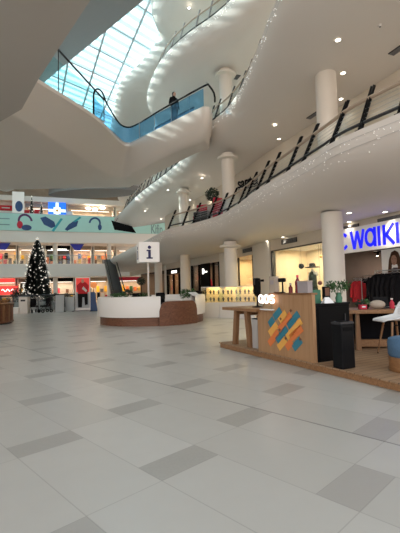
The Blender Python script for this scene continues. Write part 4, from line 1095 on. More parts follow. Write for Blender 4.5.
# glowing letters on a clear stand
nx0, nx1 = kx(259.5, .0), kx(276, .0)
ns = thing('neon_sign', 'glowing white neon letters between the table and the striped counter', 'sign', tuple(kp(nx0, .0, TZ)), KA)
wN = nx1-nx0
MB().box((wN/2-.02, .02, .012), (wN*.7, .10, .02), 0, .004).build('stand', M['plastic'], ns)
MB().box((wN/2-.02, .02, .15), (wN*.75, .008, .26)).build('clear_panel', M['glass'], ns)
tubes = MB(); zc = .215; hh = .07; lw = wN/3.3
def arc(cx, cz, rx, rz_, a0, a1, n=18): return [(cx+rx*math.cos(a0+(a1-a0)*k/n), -.005, cz+rz_*math.sin(a0+(a1-a0)*k/n)) for k in range(n+1)]
for k in range(2):
    cx_ = lw*.5+k*lw*1.12; tubes.tube(arc(cx_, zc, lw*.42, hh, 0, 2*PI)[:-1], .016, 6, closed=True)
tubes.tube([(lw*.65, -.005, zc-hh*.45), (lw*.95, -.005, zc-hh*1.1)], .015, 6)
cx_ = lw*2.75
tubes.tube(arc(cx_, zc+hh*.5, lw*.36, hh*.5, .5, PI*1.5, 12)+arc(cx_, zc-hh*.5, lw*.36, hh*.5, PI/2, -PI+.5, 12)[1:], .016, 6)
tubes.build('neon_lettering', M['neon'], ns, smooth=True)
# black device with an arm
dv = thing('device_stand', 'black draped device on a stand with an arm pointing right, above the left table', 'device', tuple(kp(kx(258, .55)-.0, .55, TZ)), KA-.2)
MB().lathe([(.12, 0), (.12, .015), (.03, .03), (.02, .05), (.02, .30), (0, .30)], seg=20).build('base', M['black'], dv, smooth=True)
MB().box((0, 0, .50), (.17, .14, .30), 0, .04).ball((0, 0, .36), .10, 3, (.9, .8, 1.3)).build('body', M['blackmatt'], dv, smooth=True)
MB().box((.02, -.075, .56), (.10, .01, .13), 0, .004).build('screen', M['darkmetal'], dv)
MB().tube([(.06, 0, .585), (.26, 0, .585)], .02, 8).box((.28, 0, .585), (.08, .06, .05), 0, .01).build('arm', M['black'], dv)
# things on the striped counter
CZ = PZ+CT+.003
def on_counter(px, Y=.0): return kp(kx(px, Y+.05), Y+.05, CZ)
p = on_counter(275.5); o = MB(); o.box((0, 0, .155), (.17, .10, .31), 0, .004)
t = thing('carton', 'taupe upright carton at the left end of the striped counter', 'box', tuple(p), KA); o.build('body', M['carton'], t); MB().box((0, -.052, .2), (.10, .003, .08)).build('sticker', M['greybox'], t)
p = on_counter(284); t = thing('scanner', 'black T-shaped scanner on a post upon the counter', 'scanner', tuple(p), KA)
MB().lathe([(.05, 0), (.05, .012), (.016, .02), (.013, .2), (0, .2)], seg=16).build('stand', M['black'], t, smooth=True); MB().box((0, -.01, .235), (.17, .07, .075), 0, .02).build('head', M['black'], t)
p = on_counter(280, .0); t = thing('card_tray', 'flat dark tray lying on the counter below the scanner', 'tray', tuple(p), KA)
MB().box((0, -.02, .01), (.14, .1, .02), 0, .004).build('base', M['brown'], t)
p = on_counter(292); t = thing('perfume_bottle', 'small dark red bottle with a pale cap on the counter', 'bottle', tuple(p), 0, 'bottles on the counter')
MB().lathe([(0, 0), (.036, 0), (.036, .10), (.014, .125), (.014, .14), (0, .14)], seg=18).build('body', M['winecol'], t, smooth=True); MB().lathe([(.02, .14), (.02, .175), (0, .175)], seg=14).build('cap', M['greybox'], t)
p = on_counter(299.3, .0); t = thing('wine_bottle', 'tall dark red bottle against the mauve grey box on the counter', 'bottle', tuple(p), 0, 'bottles on the counter')
MB().lathe([(0, 0), (.045, 0), (.047, .19), (.018, .25), (.017, .30), (0, .30)], seg=20).build('body', M['winecol'], t, smooth=True); MB().lathe([(.021, .27), (.021, .31), (0, .31)], seg=14).build('cap', M['redseat'], t)
p = on_counter(306.5, .01); t = thing('gift_box', 'mauve grey box at the right end of the striped counter', 'box', tuple(p), KA)
MB().box((0, 0, .095), (.25, .11, .185), 0, .006).build('body', M['greybox'], t); MB().box((0, 0, .197), (.26, .12, .02), 0, .004).build('lid', M['carton'], t)
p = kp(kx(318, .25), .25, PZ+.972); t = thing('green_card', 'dark green upright card standing on the black cabinet', 'card', tuple(p), .25)
MB().box((0, 0, .115), (.15, .012, .23), 0, .002).build('card', M['green'], t); MB().box((0, .03, .005), (.13, .08, .01)).build('foot', M['green'], t)
p = kp(kx(327.5, .50), .50, PZ+.972); t = thing('phone_box', 'small black box standing behind the white card on the cabinet', 'box', tuple(p), .2)
MB().box((0, 0, .17), (.11, .08, .22), 0, .004).box((0, 0, .03), (.07, .06, .06)).build('body', M['black'], t); MB().box((0, -.042, .19), (.08, .004, .14)).build('print', M['brown'], t)
p = kp(kx(328.5, .36), .36, PZ+.972); t = thing('tent_card', 'white folded tent card on top of the black cabinet', 'card', tuple(p), .3)
MB().plate([(-.10, 0), (.10, 0), (.03, .11), (-.05, .11)], .004, (0, -.05, 0), (1, 0, 0), (0, .45, 1)).plate([(-.10, 0), (.10, 0), (.03, .11), (-.05, .11)], .004, (0, .05, 0), (1, 0, 0), (0, -.45, 1)).build('card', M['plastic'], t)
# right table
RT0 = Vector((4.0, 7.72, PZ)); RA = -.13
rt = thing('wooden_table', 'long wooden table with a black sheet as under-table shade beside the white shell chair', 'table', tuple(RT0), RA)
MB().box((0, 0, .745), (2.5, .80, .075), 0, .008).build('tabletop', M['oakx'], rt)
MB().box((.10, .30, .37), (2.1, .04, .66)).build('back_panel', M['blackcloth'], rt)  # added black sheet, stands in for the shade under the table
MB().box((.05, -.02, .10), (1.9, .10, .14), 0, .006).build('stretcher', M['oakx'], rt)
for x in (-.93, 1.04):
    for y in (-.28, .24):
        MB().hull2([(x-.05, y-.045, 0), (x+.05, y-.045, 0), (x+.05, y+.045, 0), (x-.05, y+.045, 0)], [(x-.028, y-.04, .707), (x+.028, y-.04, .707), (x+.028, y+.04, .707), (x-.028, y+.04, .707)]).build('leg', M['oakz'], rt)
RZ = PZ+.784
def rtp(x, y, z=0):
    v = Vector((x, y, 0)); v.rotate(Euler((0, 0, RA))); return Vector((RT0.x+v.x, RT0.y+v.y, RZ+z))
for k, (x, y, lab) in enumerate(((-.30, .0, 'open dark laptop nearest the plant vase on the right table'), (.35, .05, 'open dark laptop further right on the right table'))):
    t = thing('laptop', lab, 'laptop', tuple(rtp(x, y)), RA+.3, 'laptops on the right table')
    lb_ = MB().box((0, 0, .010), (.33, .23, .016), 0, .004).build('base', M['darkmetal'], t)
    MB().box((0, .01, .0195), (.29, .11, .003)).build('keyboard', M['black'], lb_)
    MB().box((0, 0, .11), (.33, .010, .21), 0, .004, Matrix.Translation((0, .115, .016)) @ Matrix.Rotation(-.25, 4, 'X')).build('screen', M['black'], t)
vz = thing('plant_vase', 'glass vase of thin green sprigs on the black worktop right of the white card', 'plant', tuple(kp(kx(340, .68), .68, PZ+.972)), 0)
MB().lathe([(0, 0), (.05, 0), (.06, .08), (.035, .14), (.04, .17)], seg=18).build('vase', M['green'], vz, smooth=True)
mb = MB()
for k in range(9):
    a_ = k*.7; e_ = Vector((.14*math.cos(a_), .10*math.sin(a_), .26+.03*(k % 3))); mb.tube([(0, 0, .05), e_*.6+Vector((0, 0, .05)), e_], .004, 5)
    leafball(e_, .06, 26, (1, 1, 1), .05, mb)
mb.build('sprigs', M['leaf'], vz)
for k, (px, lab, mk) in enumerate(((346, 'small dark potted herb beside the vase on the right table', 'leafdark'), (352, 'low green potted herb left of the pink pouch', 'leaf'))):
    x = (px-338)/385*7.6-1.0+.02
    t = thing('potted_herb', lab, 'plant', tuple(rtp(x, -.12)), 0, 'potted herbs on the right table')
    MB().lathe([(0, 0), (.04, 0), (.05, .08), (.04, .08), (0, .06)], seg=16).build('pot', M['black'], t, smooth=True)
    leafball((0, 0, .12), .08, 120, (1, 1, .8), .045).build('foliage', M[mk], t)
t = thing('pouch', 'pinkish beige soft pouch lying on the right table', 'bag', tuple(rtp(-.52, -.20)), RA)
MB().ball((0, 0, .086), .15, 3, (1, .7, .58)).build('body', M['carton'], t, smooth=True); MB().tube([(-.08, 0, .14), (0, 0, .165), (.08, 0, .14)], .008, 6).build('zip', M['steel'], t)
t = thing('phone_stand', 'small black phone stand on the right table beside the pouch', 'device', tuple(rtp(.02, -.25)), RA)
MB().box((0, 0, .006), (.10, .08, .012), 0, .002).build('base', M['black'], t); MB().box((0, .01, .075), (.075, .01, .14), 0, .002).build('screen', M['black'], t)
t = thing('red_box', 'small red box at the left end of the right table', 'box', tuple(rtp(-.80, -.22)), RA+.2)
MB().box((0, 0, .045), (.13, .09, .09), 0, .004).build('body', M['redseat'], t); MB().box((0, -.0455, .05), (.07, .002, .03)).build('sticker', M['plastic'], t)
t = thing('red_bottle', 'red bottle standing on the right table beside the pouch', 'bottle', tuple(rtp(-.22, -.12)), RA)
MB().lathe([(0, 0), (.045, 0), (.045, .11), (.018, .15), (.018, .18), (0, .18)], seg=18).build('body', M['redseat'], t, smooth=True); MB().lathe([(.022, .175), (.022, .2), (0, .2)], seg=14).build('cap', M['plastic'], t)
t = thing('paper_cup', 'white paper cup on the right table behind the red bottle', 'cup', tuple(rtp(-.35, .12)), 0)
MB().lathe([(0, 0), (.032, 0), (.042, .11), (.039, .11), (.03, .01), (0, .01)], seg=18).build('body', M['plastic'], t, smooth=True); MB().lathe([(.044, .105), (.044, .12), (.02, .125), (0, .125)], seg=18).build('lid', M['plastic'], t)
# white shell chair
wc = thing('shell_chair', 'white moulded shell chair with splayed wooden legs at the kiosk table', 'chair', (3.47, 6.98, PZ), -PI/2+.10)
shell = [(-.30, .60), (-.275, .625), (-.22, .628), (-.10, .612), (.05, .605), (.16, .625), (.22, .69), (.25, .80), (.275, .92), (.285, .985)]
rows = []
for k, (y, z) in enumerate(shell):
    w2 = [.17, .215, .235, .245, .245, .24, .235, .225, .20, .13][k]; up = [.0, .0, .012, .05, .09, .09, .05, .02, .0, .0][k]
    fwd = [0, 0, 0, 0, .0, .02, .07, .07, .05, .02][k]
    rows.append([Vector((w2*math.sin(t_*PI/2*.96)/math.sin(PI/2*.96), y-fwd*abs(t_)**2.2, z+up*abs(t_)**2.2)) for t_ in [(-1+j/8) for j in range(17)]])
mb = MB(); mb.grid(rows); o = mb.build('seat_shell', M['plastic'], wc, smooth=True)
so = o.modifiers.new('Solidify', 'SOLIDIFY'); so.thickness = .014; so.offset = -1
for sx_ in (-1, 1):
    for sy_ in (-1, 1): lg_ = MB().tube([(sx_*.13, sy_*.12, .592), (sx_*.22, sy_*.21, .012)], [.021, .013], 10).build('leg', M['oakz'], wc, smooth=True); MB().lathe([(0, 0), (.015, 0), (.015, .014), (0, .014)], (sx_*.22, sy_*.21, .001), 10).build('foot_cap', M['black'], lg_)
MB().tube([(-.14, -.14, .52), (.14, .14, .52)], .008, 6).tube([(.14, -.14, .52), (-.14, .14, .52)], .008, 6).build('brace', M['black'], wc)
# blue pouf
pf = thing('pouf', 'round pouf with blue woven cushion on a wooden base', 'stool', (3.01, 5.70, PZ), 0)
MB().lathe([(0, 0), (.25, 0), (.262, .015), (.262, .21), (0, .21)], seg=36).build('base', M['oakx'], pf, smooth=True)
MB().lathe([(.0, .212), (.25, .212), (.268, .24), (.27, .42), (.25, .47), (.18, .492), (0, .498)], seg=36).build('cushion', M['bluefabric'], pf, smooth=True)

# =================================================================== JEWELLERY CASES
jp = [(.55, 18.1), (1.35, 17.75), (2.1, 17.45)]
jang = -.40
jcase = None
JL = ['gold lit glass jewellery case, farthest left of the row behind the table', 'gold lit glass jewellery case in the middle of the row', 'gold lit glass jewellery case nearest the broad cream pier']
for k, (x, y) in enumerate(jp):
    if jcase is None:
        jcase = thing('jewellery_case', JL[0], 'display case', (x, y, 0.002), jang, 'jewellery cases')
        MB().box((0, 0, .36), (.86, .6, .72), 0, .01).build('base', M['pot'], jcase)
        MB().box((0, 0, .735), (.88, .62, .03), 0, .004).build('display_floor', M['goldglow'], jcase)
        g = MB()
        for sx_ in (-1, 1): g.box((sx_*.43, 0, 1.08), (.012, .6, .66))
        g.box((0, -.295, 1.08), (.85, .012, .66)); g.build('glass', M['glass'], jcase)
        MB().box((0, .29, 1.08), (.85, .02, .66)).build('back_panel', M['goldglow'], jcase)
        MB().box((0, 0, 1.08), (.84, .5, .012)).build('shelf', M['glass'], jcase)
        MB().box((0, 0, 1.425), (.88, .62, .03), 0, .004).build('top', M['pot'], jcase)
        L_ = bpy.data.lights.new('case_lamp', 'AREA'); L_.size = .6; L_.energy = 9; L_.color = (1, .72, .36); lo_ = bpy.data.objects.new('case_lamp', L_); COL.objects.link(lo_); lo_.parent = jcase; lo_.location = (0, 0, 1.40)
    else: jc = dup(jcase, (x, y, .002), jang, JL[k])
bust = None
for k, (x, y) in enumerate(jp):
    for j in range(4):
        for lv_ in range(2):
            v = Vector((-.3+.2*j, -.08+.1*(j % 2), 0)); v.rotate(Euler((0, 0, jang)))
            z = .755 if lv_ == 0 else 1.09
            lab = '%s jewellery bust from the left on the %s shelf of the %s case' % (ORD[j] if j else 'first', ('lower', 'upper')[lv_], ('left', 'middle', 'right')[k])
            if bust is None:
                bust = thing('jewellery_bust', lab, 'jewellery stand', (x+v.x, y+v.y, z), jang, 'jewellery busts in the lit cases')
                MB().lathe([(.05, 0), (.045, .012), (.02, .03), (.05, .10), (.055, .14), (.02, .17), (.018, .20), (0, .205)], seg=14).build('body', M['black'], bust, smooth=True)
                MB().tube([(.05*math.cos(a_*PI/8), -.035+.02*math.sin(a_*PI/8), .135-.045*math.sin(a_*PI/8)) for a_ in range(9)], .007, 6).build('necklace', M['gold'], bust)
            else:
                b_ = dup(bust, (x+v.x, y+v.y, z), jang, lab)
t = thing('sales_counter', 'pale jewellery sales counter with white top left of the lit cases', 'counter', (-.25, 19.75, 0.002), jang)
MB().box((0, 0, .42), (1.15, .6, .84), 0, .01).build('body', M['pot'], t); MB().box((0, 0, .86), (1.22, .66, .04), 0, .006).build('top', M['deskwhite'], t)
t = thing('till', 'dark till screen on the pale jewellery sales counter', 'till', (-.1, 19.7, .884), jang)
MB().box((0, 0, .02), (.25, .2, .04), 0, .005).build('base', M['black'], t); MB().tube([(0, .02, .03), (0, .02, .15)], .02, 8).build('stand', M['black'], t); MB().box((0, 0, .25), (.38, .03, .26), 0, .006).build('screen', M['black'], t)

# =================================================================== LEFT AND FAR GROUND FLOOR
# round slatted kiosk at the left edge
kc = Vector((-10.15, 17.5, .002))
rk = thing('slatted_kiosk', 'round kiosk faced in brown timber slats at the left edge', 'kiosk', tuple(kc))
MB().lathe([(0, 0), (1.42, 0), (1.42, .88), (0, .88)], seg=64).build('core', M['shopdark'], rk, smooth=True)
for k in range(72):
    a_ = 2*PI*k/72; MB().box((1.46*math.cos(a_), 1.46*math.sin(a_), .46), (.05, .085, .80), a_, .004).build('slat', M['oakz'] if k % 3 == 0 else M['brown'], rk)
MB().lathe([(1.50, .06), (1.52, .10), (1.50, .14), (1.44, .14), (1.44, .06), (1.5, .06)], seg=64).build('hoop', M['brown'], rk)
MB().lathe([(0, .88), (1.52, .88), (1.54, .92), (1.50, .95), (0, .95)], seg=64).build('top', M['oakx'], rk, smooth=True)
for k in range(7):
    a_ = -2.0+.42*k; q_ = kc+Vector((1.18*math.cos(a_), 1.18*math.sin(a_), .952))
    t = thing('goods_basket', '%s basket of yellow goods around the slatted kiosk top, counting from the left edge' % (ORD[k] if k else 'first'), 'basket', tuple(q_), a_, 'baskets on the slatted kiosk')
    MB().lathe([(0, 0), (.13, 0), (.17, .14), (.15, .14), (.12, .03), (0, .03)], seg=18).build('basket', M['oakx'], t, smooth=True)
    mb = MB()
    for j in range(9): mb.ball((.075*math.cos(j*.9)*(j % 3)/2, .075*math.sin(j*.9)*(j % 3)/2, .13+.03*(j % 2)), .045, 2)
    mb.build('goods', M['yellow'] if k % 3 else M['greycloth'], t, smooth=True)

def gpx(px, Y, z=0.002): v = atY(px, 300, Y); return Vector((v.x, Y, z))
# barrier along the opening, with dark rail
bL, bR = gpx(-12, 27.6), gpx(76, 27.6)
br = thing('glass_barrier', 'long glass barrier with dark rail before the tall Christmas tree', 'barrier', tuple((bL+bR)/2), 0)
W_ = bR.x-bL.x
MB().tube([(-W_/2, 0, 1.16), (W_/2, 0, 1.16)], .05, 8).build('handrail', M['darkmetal'], br)
MB().box((0, 0, .56), (W_, .02, 1.0)).build('glass_panel', M['railglass'], br)
MB().box((0, 0, .04), (W_, .08, .08)).build('base_channel', M['steel'], br)
for k in range(8): MB().box((-W_/2+.05+(W_-.1)*k/7, 0, .58), (.06, .06, 1.16)).build('post', M['darkmetal'], br)
hd_ = thing('planter_hedge', 'long low hedge in a grey trough behind the glass barrier', 'hedge', tuple(gpx(38, 28.05)), 0)
MB().box((0, 0, .35), (5.4, .6, .7), 0, .01).build('trough', M['grey'], hd_)
mb = MB()
for k in range(16): leafball((-2.5+k*.33, 0, .85), .30, 90, (1, .8, .8), .10, mb)
mb.build('foliage', M['leafdark'], hd_)
t = thing('white_bin', 'tall white box bin standing before the glass barrier', 'bin', tuple(gpx(24.5, 25.6)), .05)
MB().box((0, 0, .54), (.56, .5, 1.08), 0, .012).build('body', M['pot'], t); MB().box((0, 0, 1.10), (.60, .54, .04), 0, .008).build('lid', M['grey'], t); MB().box((0, -.255, .86), (.3, .012, .12), 0, .003).build('flap', M['darkmetal'], t)
t = thing('white_box', 'low pale box beside the tall white bin', 'box', tuple(gpx(16.5, 25.4)), 0)
MB().box((0, 0, .2), (.42, .36, .4), 0, .01).build('body', M['pot'], t); MB().box((0, 0, .41), (.44, .38, .025)).build('lid', M['signwhite'], t)
ph_ = None
for k, (px, lab) in enumerate(((34, 'dark pushchair parked beside the tall white bin'), (45, 'dark pushchair parked in front of the Christmas tree'))):
    q_ = gpx(px, 25.9)
    if ph_ is None:
        ph_ = thing('pushchair', lab, 'pushchair', tuple(q_), .7, 'dark pushchairs')
        MB().box((0, .0, .45), (.42, .5, .10), 0, .03).build('seat', M['blackcloth'], ph_)
        MB().box((0, .24, .72), (.42, .10, .5), 0, .03).build('backrest', M['blackcloth'], ph_)
        for s in (-1, 1):
            MB().tube([(s*.22, -.30, .12), (s*.22, .1, .5), (s*.22, .42, 1.02)], .018, 8).build('frame', M['darkmetal'], ph_)
            for y in (-.30, .32): MB().lathe([(.06, -.02), (.12, -.025), (.125, 0), (.12, .025), (.06, .02)], seg=20).build('wheel', M['black'], ph_).matrix_local = Matrix.Translation((s*.22, y, .126)) @ Matrix.Rotation(PI/2, 4, 'Y')
            MB().tube([(s*.22, .32, .12), (s*.22, .08, .48)], .016, 8).build('rear_strut', M['darkmetal'], ph_)
        MB().tube([(-.22, .42, 1.02), (.22, .42, 1.02)], .022, 8).build('handlebar', M['black'], ph_)
    else: dup(ph_, tuple(q_), -.6, lab)
t = thing('notice_board', 'grey leaning notice board near the red poster stand', 'board', tuple(gpx(60, 26.3)), .25)
MB().hull2([(-.28, .28, 0), (.28, .28, 0), (.28, .32, 0), (-.28, .32, 0)], [(-.28, -.02, 1.15), (.28, -.02, 1.15), (.28, .02, 1.15), (-.28, .02, 1.15)]).build('panel', M['bluegrey'], t)
MB().hull2([(-.28, -.30, 0), (.28, -.30, 0), (.28, -.26, 0), (-.28, -.26, 0)], [(-.28, -.03, 1.15), (.28, -.03, 1.15), (.28, .0, 1.15), (-.28, .0, 1.15)]).build('panel', M['bluegrey'], t)
for s in (-1, 1): MB().tube([(s*.30, -.28, .01), (s*.30, 0, 1.16), (s*.30, .30, .01)], .022, 6).build('frame', M['black'], t)
t = thing('notice_board', 'low pale grey panel standing between the barrier and the red poster', 'board', tuple(gpx(69, 26.6)), 0)
MB().box((0, 0, .52), (.75, .05, .95), 0, .006).build('panel', M['bluegrey'], t)
for s in (-1, 1): MB().box((s*.3, 0, .02), (.06, .4, .04)).build('foot', M['darkmetal'], t)
# red poster stand
ts = thing('poster_totem', 'tall lit red poster stand showing a person in red top and black trousers', 'poster', tuple(gpx(83, 26.9)), .12)
MB().box((0, 0, 1.2), (1.02, .12, 2.28), 0, .01).build('frame', M['steel'], ts)
MB().box((0, 0, .04), (1.06, .36, .07), 0, .01).build('foot', M['grey'], ts)
MB().box((0, -.064, 1.80), (.90, .012, .98)).build('poster_top', M['posterred'], ts)
MB().box((0, -.064, .75), (.90, .012, 1.08)).build('poster_bottom', M['bluegrey'], ts)
MB().plate([(-.30, 1.15), (-.42, 1.75), (-.18, 2.0), (.18, 2.0), (.42, 1.75), (.32, 1.15)], .006, (0, -.071, 0), X_, Z_).build('top_print', M['red'], ts)
MB().plate([(-.32, .25), (-.34, 1.2), (.34, 1.2), (.34, .45), (.14, .4), (.10, .95), (-.02, .95), (-.06, .25)], .006, (0, -.079, 0), X_, Z_).build('trouser_print', M['black'], ts)
MB().plate(el(.0, 2.08, .10, .14), .006, (0, -.079, 0), X_, Z_).build('face_print', M['skin'], ts)
MB().plate([(-.05, 1.55), (.22, 1.3), (.30, 1.42), (.05, 1.72)], .006, (0, -.087, 0), X_, Z_).build('flash_print', M['whitecloth'], ts)
t = thing('rolled_banner', 'navy slanted display board right of the red poster stand', 'board', tuple(gpx(94, 26.3)), .1)
MB().hull2([(-.22, -.1, 0), (.22, -.1, 0), (.22, .1, 0), (-.22, .1, 0)], [(-.26, .15, 1.3), (.02, .15, 1.3), (.02, .25, 1.3), (-.26, .25, 1.3)]).build('panel', M['navyprint'], t)
MB().box((0, 0, .02), (.5, .4, .035)).build('foot', M['black'], t)
t = thing('orange_lamp', 'round orange lamp on a pole above the navy display board', 'lamp', tuple(gpx(93.5, 28.2)), 0)
MB().lathe([(.2, 0), (.2, .02), (.03, .05), (.025, 1.6), (0, 1.6)], seg=16).build('pole', M['darkmetal'], t); MB().ball((0, 0, 1.82), .26, 3, (1, 1, .85)).build('shade', mat('lit_orange_shade', (.8, .25, .06), .5, emit=.5, ecol=(1, .32, .10), noise=.05), t, smooth=True)

# Christmas trees: layered drooping boughs, baubles
def fir(name, label, loc, H_, R_, n, nb, br_, pot=True, group=None):
    t = thing(name, label, 'Christmas tree', tuple(loc), 0, group)
    MB().lathe([(0, 0), (R_*.30, 0), (R_*.36, H_*.09), (0, H_*.09)], seg=20).build('pot', M['pot'], t)
    MB().tube([(0, 0, H_*.05), (0, 0, H_*.97)], [R_*.07, R_*.012], 8).build('trunk', M['bark'], t)
    mb = MB()
    for k in range(n):
        f = (k+.5)/n; z = H_*(.12+.86*f); rr = R_*(1-f)**.52+.03*R_; a_ = k*2.39996; e = Vector((math.cos(a_)*rr, math.sin(a_)*rr, z-.10*rr-.02*H_)); s0_ = Vector((0, 0, z+.05*rr))
        sdv = Vector((-math.sin(a_), math.cos(a_), 0))
        for j in range(3):
            w = sdv*(.16*R_*(1.1-.8*f)*(j-1)); q_ = e*(1-.06*abs(j-1))+w
            c_ = s0_.lerp(q_, .55)
            x0 = mb.bm.verts.new(s0_); 
            x1 = mb.bm.verts.new(c_+sdv*.07*R_+Vector((0, 0, .03*R_))); x2 = mb.bm.verts.new(q_+Vector((0, 0, random.uniform(-.04, .03)*R_))); x3 = mb.bm.verts.new(c_-sdv*.07*R_-Vector((0, 0, .03*R_)))
            mb.bm.faces.new((x0, x1, x2, x3))
    mb.build('foliage', M['needle'], t)
    b0 = None
    for k in range(nb):
        f = ((k+.5)/nb)**1.35; z = H_*(.13+.83*f); rr = (R_*(1-f)**.52+.03*R_)*random.uniform(.93, 1.03); a_ = random.uniform(0, 2*PI)
        pos = (math.cos(a_)*rr, math.sin(a_)*rr, z-.10*rr-.02*H_)
        if b0 is None: b0 = MB().ball((0, 0, 0), br_, 2).build('bauble', M['bauble'], t, smooth=True); b0.location = pos
        else:
            c_ = b0.copy(); COL.objects.link(c_); c_.parent = t; c_.location = pos; s = random.uniform(.6, 1.25); c_.scale = (s, s, s)
    g_ = MB()
    for k in range(int(nb*2.6)):
        f = random.random()**1.25; z = H_*(.13+.84*f); rr = (R_*(1-f)**.52+.03*R_)*random.uniform(.92, 1.02); a_ = random.uniform(0, 2*PI)
        g_.ball((math.cos(a_)*rr, math.sin(a_)*rr, z-.10*rr-.02*H_), br_*random.uniform(.35, .6), 1)
    g_ = g_.build('small_light', M['bauble'], t); g_['kind'] = 'stuff'
    st = [((.07 if k % 2 == 0 else .03)*H_/2.4*math.sin(PI*k/5), (.07 if k % 2 == 0 else .03)*H_/2.4*math.cos(PI*k/5)) for k in range(10)]
    MB().plate(st, .03, (0, 0, H_*.99), X_, Z_).build('star', M['bauble'], t)
    return t
tp = gpx(37.5, 30.2)
fir('christmas_tree', 'tall dark Christmas tree covered in pearl baubles behind the barrier', tp, 5.65, 1.22, 700, 100, .062)
potted('potted_shrub', 'dark green potted shrub left of the tall Christmas tree', tuple(gpx(17.5, 31.6)), .3, .55, .52, 500, .25, .14, 'leafdark', s=(1, 1, 1.05))
potted('potted_shrub', 'dark green potted shrub right of the tall Christmas tree', tuple(gpx(55, 29.4)), .26, .5, .34, 300, .2, .12, 'leafdark')
for k, (px, Y) in enumerate(((66, 29.2), (122, 24.5), (128, 26.5))):
    potted('potted_shrub', ['dark green potted shrub behind the low grey panel', 'green potted shrub behind the left rim of the round desk', 'slim green potted shrub farther behind the round desk'][k], tuple(gpx(px, Y)), .25, .5, .32, 300, .15+.2*(k == 2), .12, 'leafdark' if k != 1 else 'leaf')

# =================================================================== FAR GALLERY FRONTS
bn_ = thing('banner_parapet', 'long sea green printed parapet with headphone pictures along the far gallery', 'banner', tuple(FA), FANG)
bnp = MB().box((FL/2, -.05, 10.28), (FL, .14, 2.16), 0, .01).build('panel', M['teal'], bn_)
MB().tube([(0, -.05, 11.40), (FL, -.05, 11.40)], .06, 8).build('handrail', M['steel'], bn_)
def lp(px, py): return fx(px), fz(px, py)
def ringpoly(mb, cx, cz, r0, r1, a0, a1, sxz=1.0, n=28, tilt=0.0):
    pts_ = []
    for k in range(n+1): a_ = a0+(a1-a0)*k/n; pts_.append((r1*math.cos(a_), r1*sxz*math.sin(a_)))
    for k in range(n, -1, -1): a_ = a0+(a1-a0)*k/n; pts_.append((r0*math.cos(a_), r0*sxz*math.sin(a_)))
    c_, s_ = math.cos(tilt), math.sin(tilt)
    P_ = [(cx+x*c_-y*s_, cz+x*s_+y*c_) for x, y in pts_]
    for k in range(n): mb.plate([P_[k], P_[k+1], P_[2*n+1-(k+1)], P_[2*n+1-k]][::-1], -.01, (0, -.125, 0), X_, Z_)
sx_, sz_ = lp(25, 221.5)
mb = MB(); ringpoly(mb, sx_, sz_, .62, .86, -.2, PI*1.05, 1.15, tilt=.3); mb.build('headphone_print', M['purple'], bnp)
mb = MB(); mb.plate(el(sx_-.62, sz_-.45, .34, .48), .012, (0, -.135, 0), X_, Z_); mb.build('headphone_print', M['redseat'], bnp)
mb = MB(); mb.plate(el(sx_+.15, sz_-.8, .6, .36), .012, (0, -.137, 0), X_, Z_); mb.build('headphone_print', M['navyprint'], bnp)
sx_, sz_ = lp(48, 222.5)
mb = MB(); mb.plate([(sx_-.95, sz_+.55), (sx_-.3, sz_+.75), (sx_+.75, sz_+.1), (sx_+.9, sz_-.5), (sx_+.4, sz_-.75), (sx_-.5, sz_-.3)], .012, (0, -.125, 0), X_, Z_); mb.build('earbud_print', M['navyprint'], bnp)
mb = MB(); mb.plate([(sx_+.4, sz_-1.1), (sx_+1.55, sz_+.6), (sx_+1.8, sz_+.5), (sx_+.7, sz_-1.2)][::-1], -.012, (0, -.137, 0), X_, Z_); mb.build('stroke_print', M['cyanprint'], bnp)
sx_, sz_ = lp(72, 224)
mb = MB(); mb.plate([(sx_-.9, sz_-.75), (sx_-.6, sz_-.95), (sx_+.6, sz_-.3), (sx_+.8, sz_+.4), (sx_+.3, sz_+.45), (sx_-.4, sz_-.1)], .012, (0, -.125, 0), X_, Z_); mb.build('earbud_print', M['navyprint'], bnp)
mb = MB(); mb.plate([(sx_+.1, sz_+.3), (sx_+1.0, sz_+1.0), (sx_+1.2, sz_+.85), (sx_+.4, sz_+.2)][::-1], -.012, (0, -.137, 0), X_, Z_); mb.build('stroke_print', M['cyanprint'], bnp)
sx_, sz_ = lp(95, 223.5)
mb = MB(); ringpoly(mb, sx_, sz_, .55, .78, -.4, PI*1.1, 1.1, tilt=-.4); mb.plate(el(sx_+.65, sz_-.5, .25, .42), .012, (0, -.13, 0), X_, Z_); mb.build('headphone_print', M['navyprint'], bnp)
sx_, sz_ = lp(3, 221)
mb = MB()
for k in range(2): mb.plate([(sx_-.9, sz_+.35-.75*k), (sx_+.7, sz_+.35-.75*k), (sx_+.7, sz_+.22-.75*k), (sx_-.9, sz_+.22-.75*k)][::-1], -.01, (0, -.125, 0), X_, Z_)
mb.build('line_print', M['greyprint'], bnp)
s0_, z0_ = lp(151.5, 233.5); s1_, z1_ = lp(163, 223.5)
text_obj('lettering', 'Kifin', M['greyprint'], (s0_, -.125, z0_), (1, 0, 0), (0, 0, 1), s1_-s0_, 1.3, .006, .02, bnp)
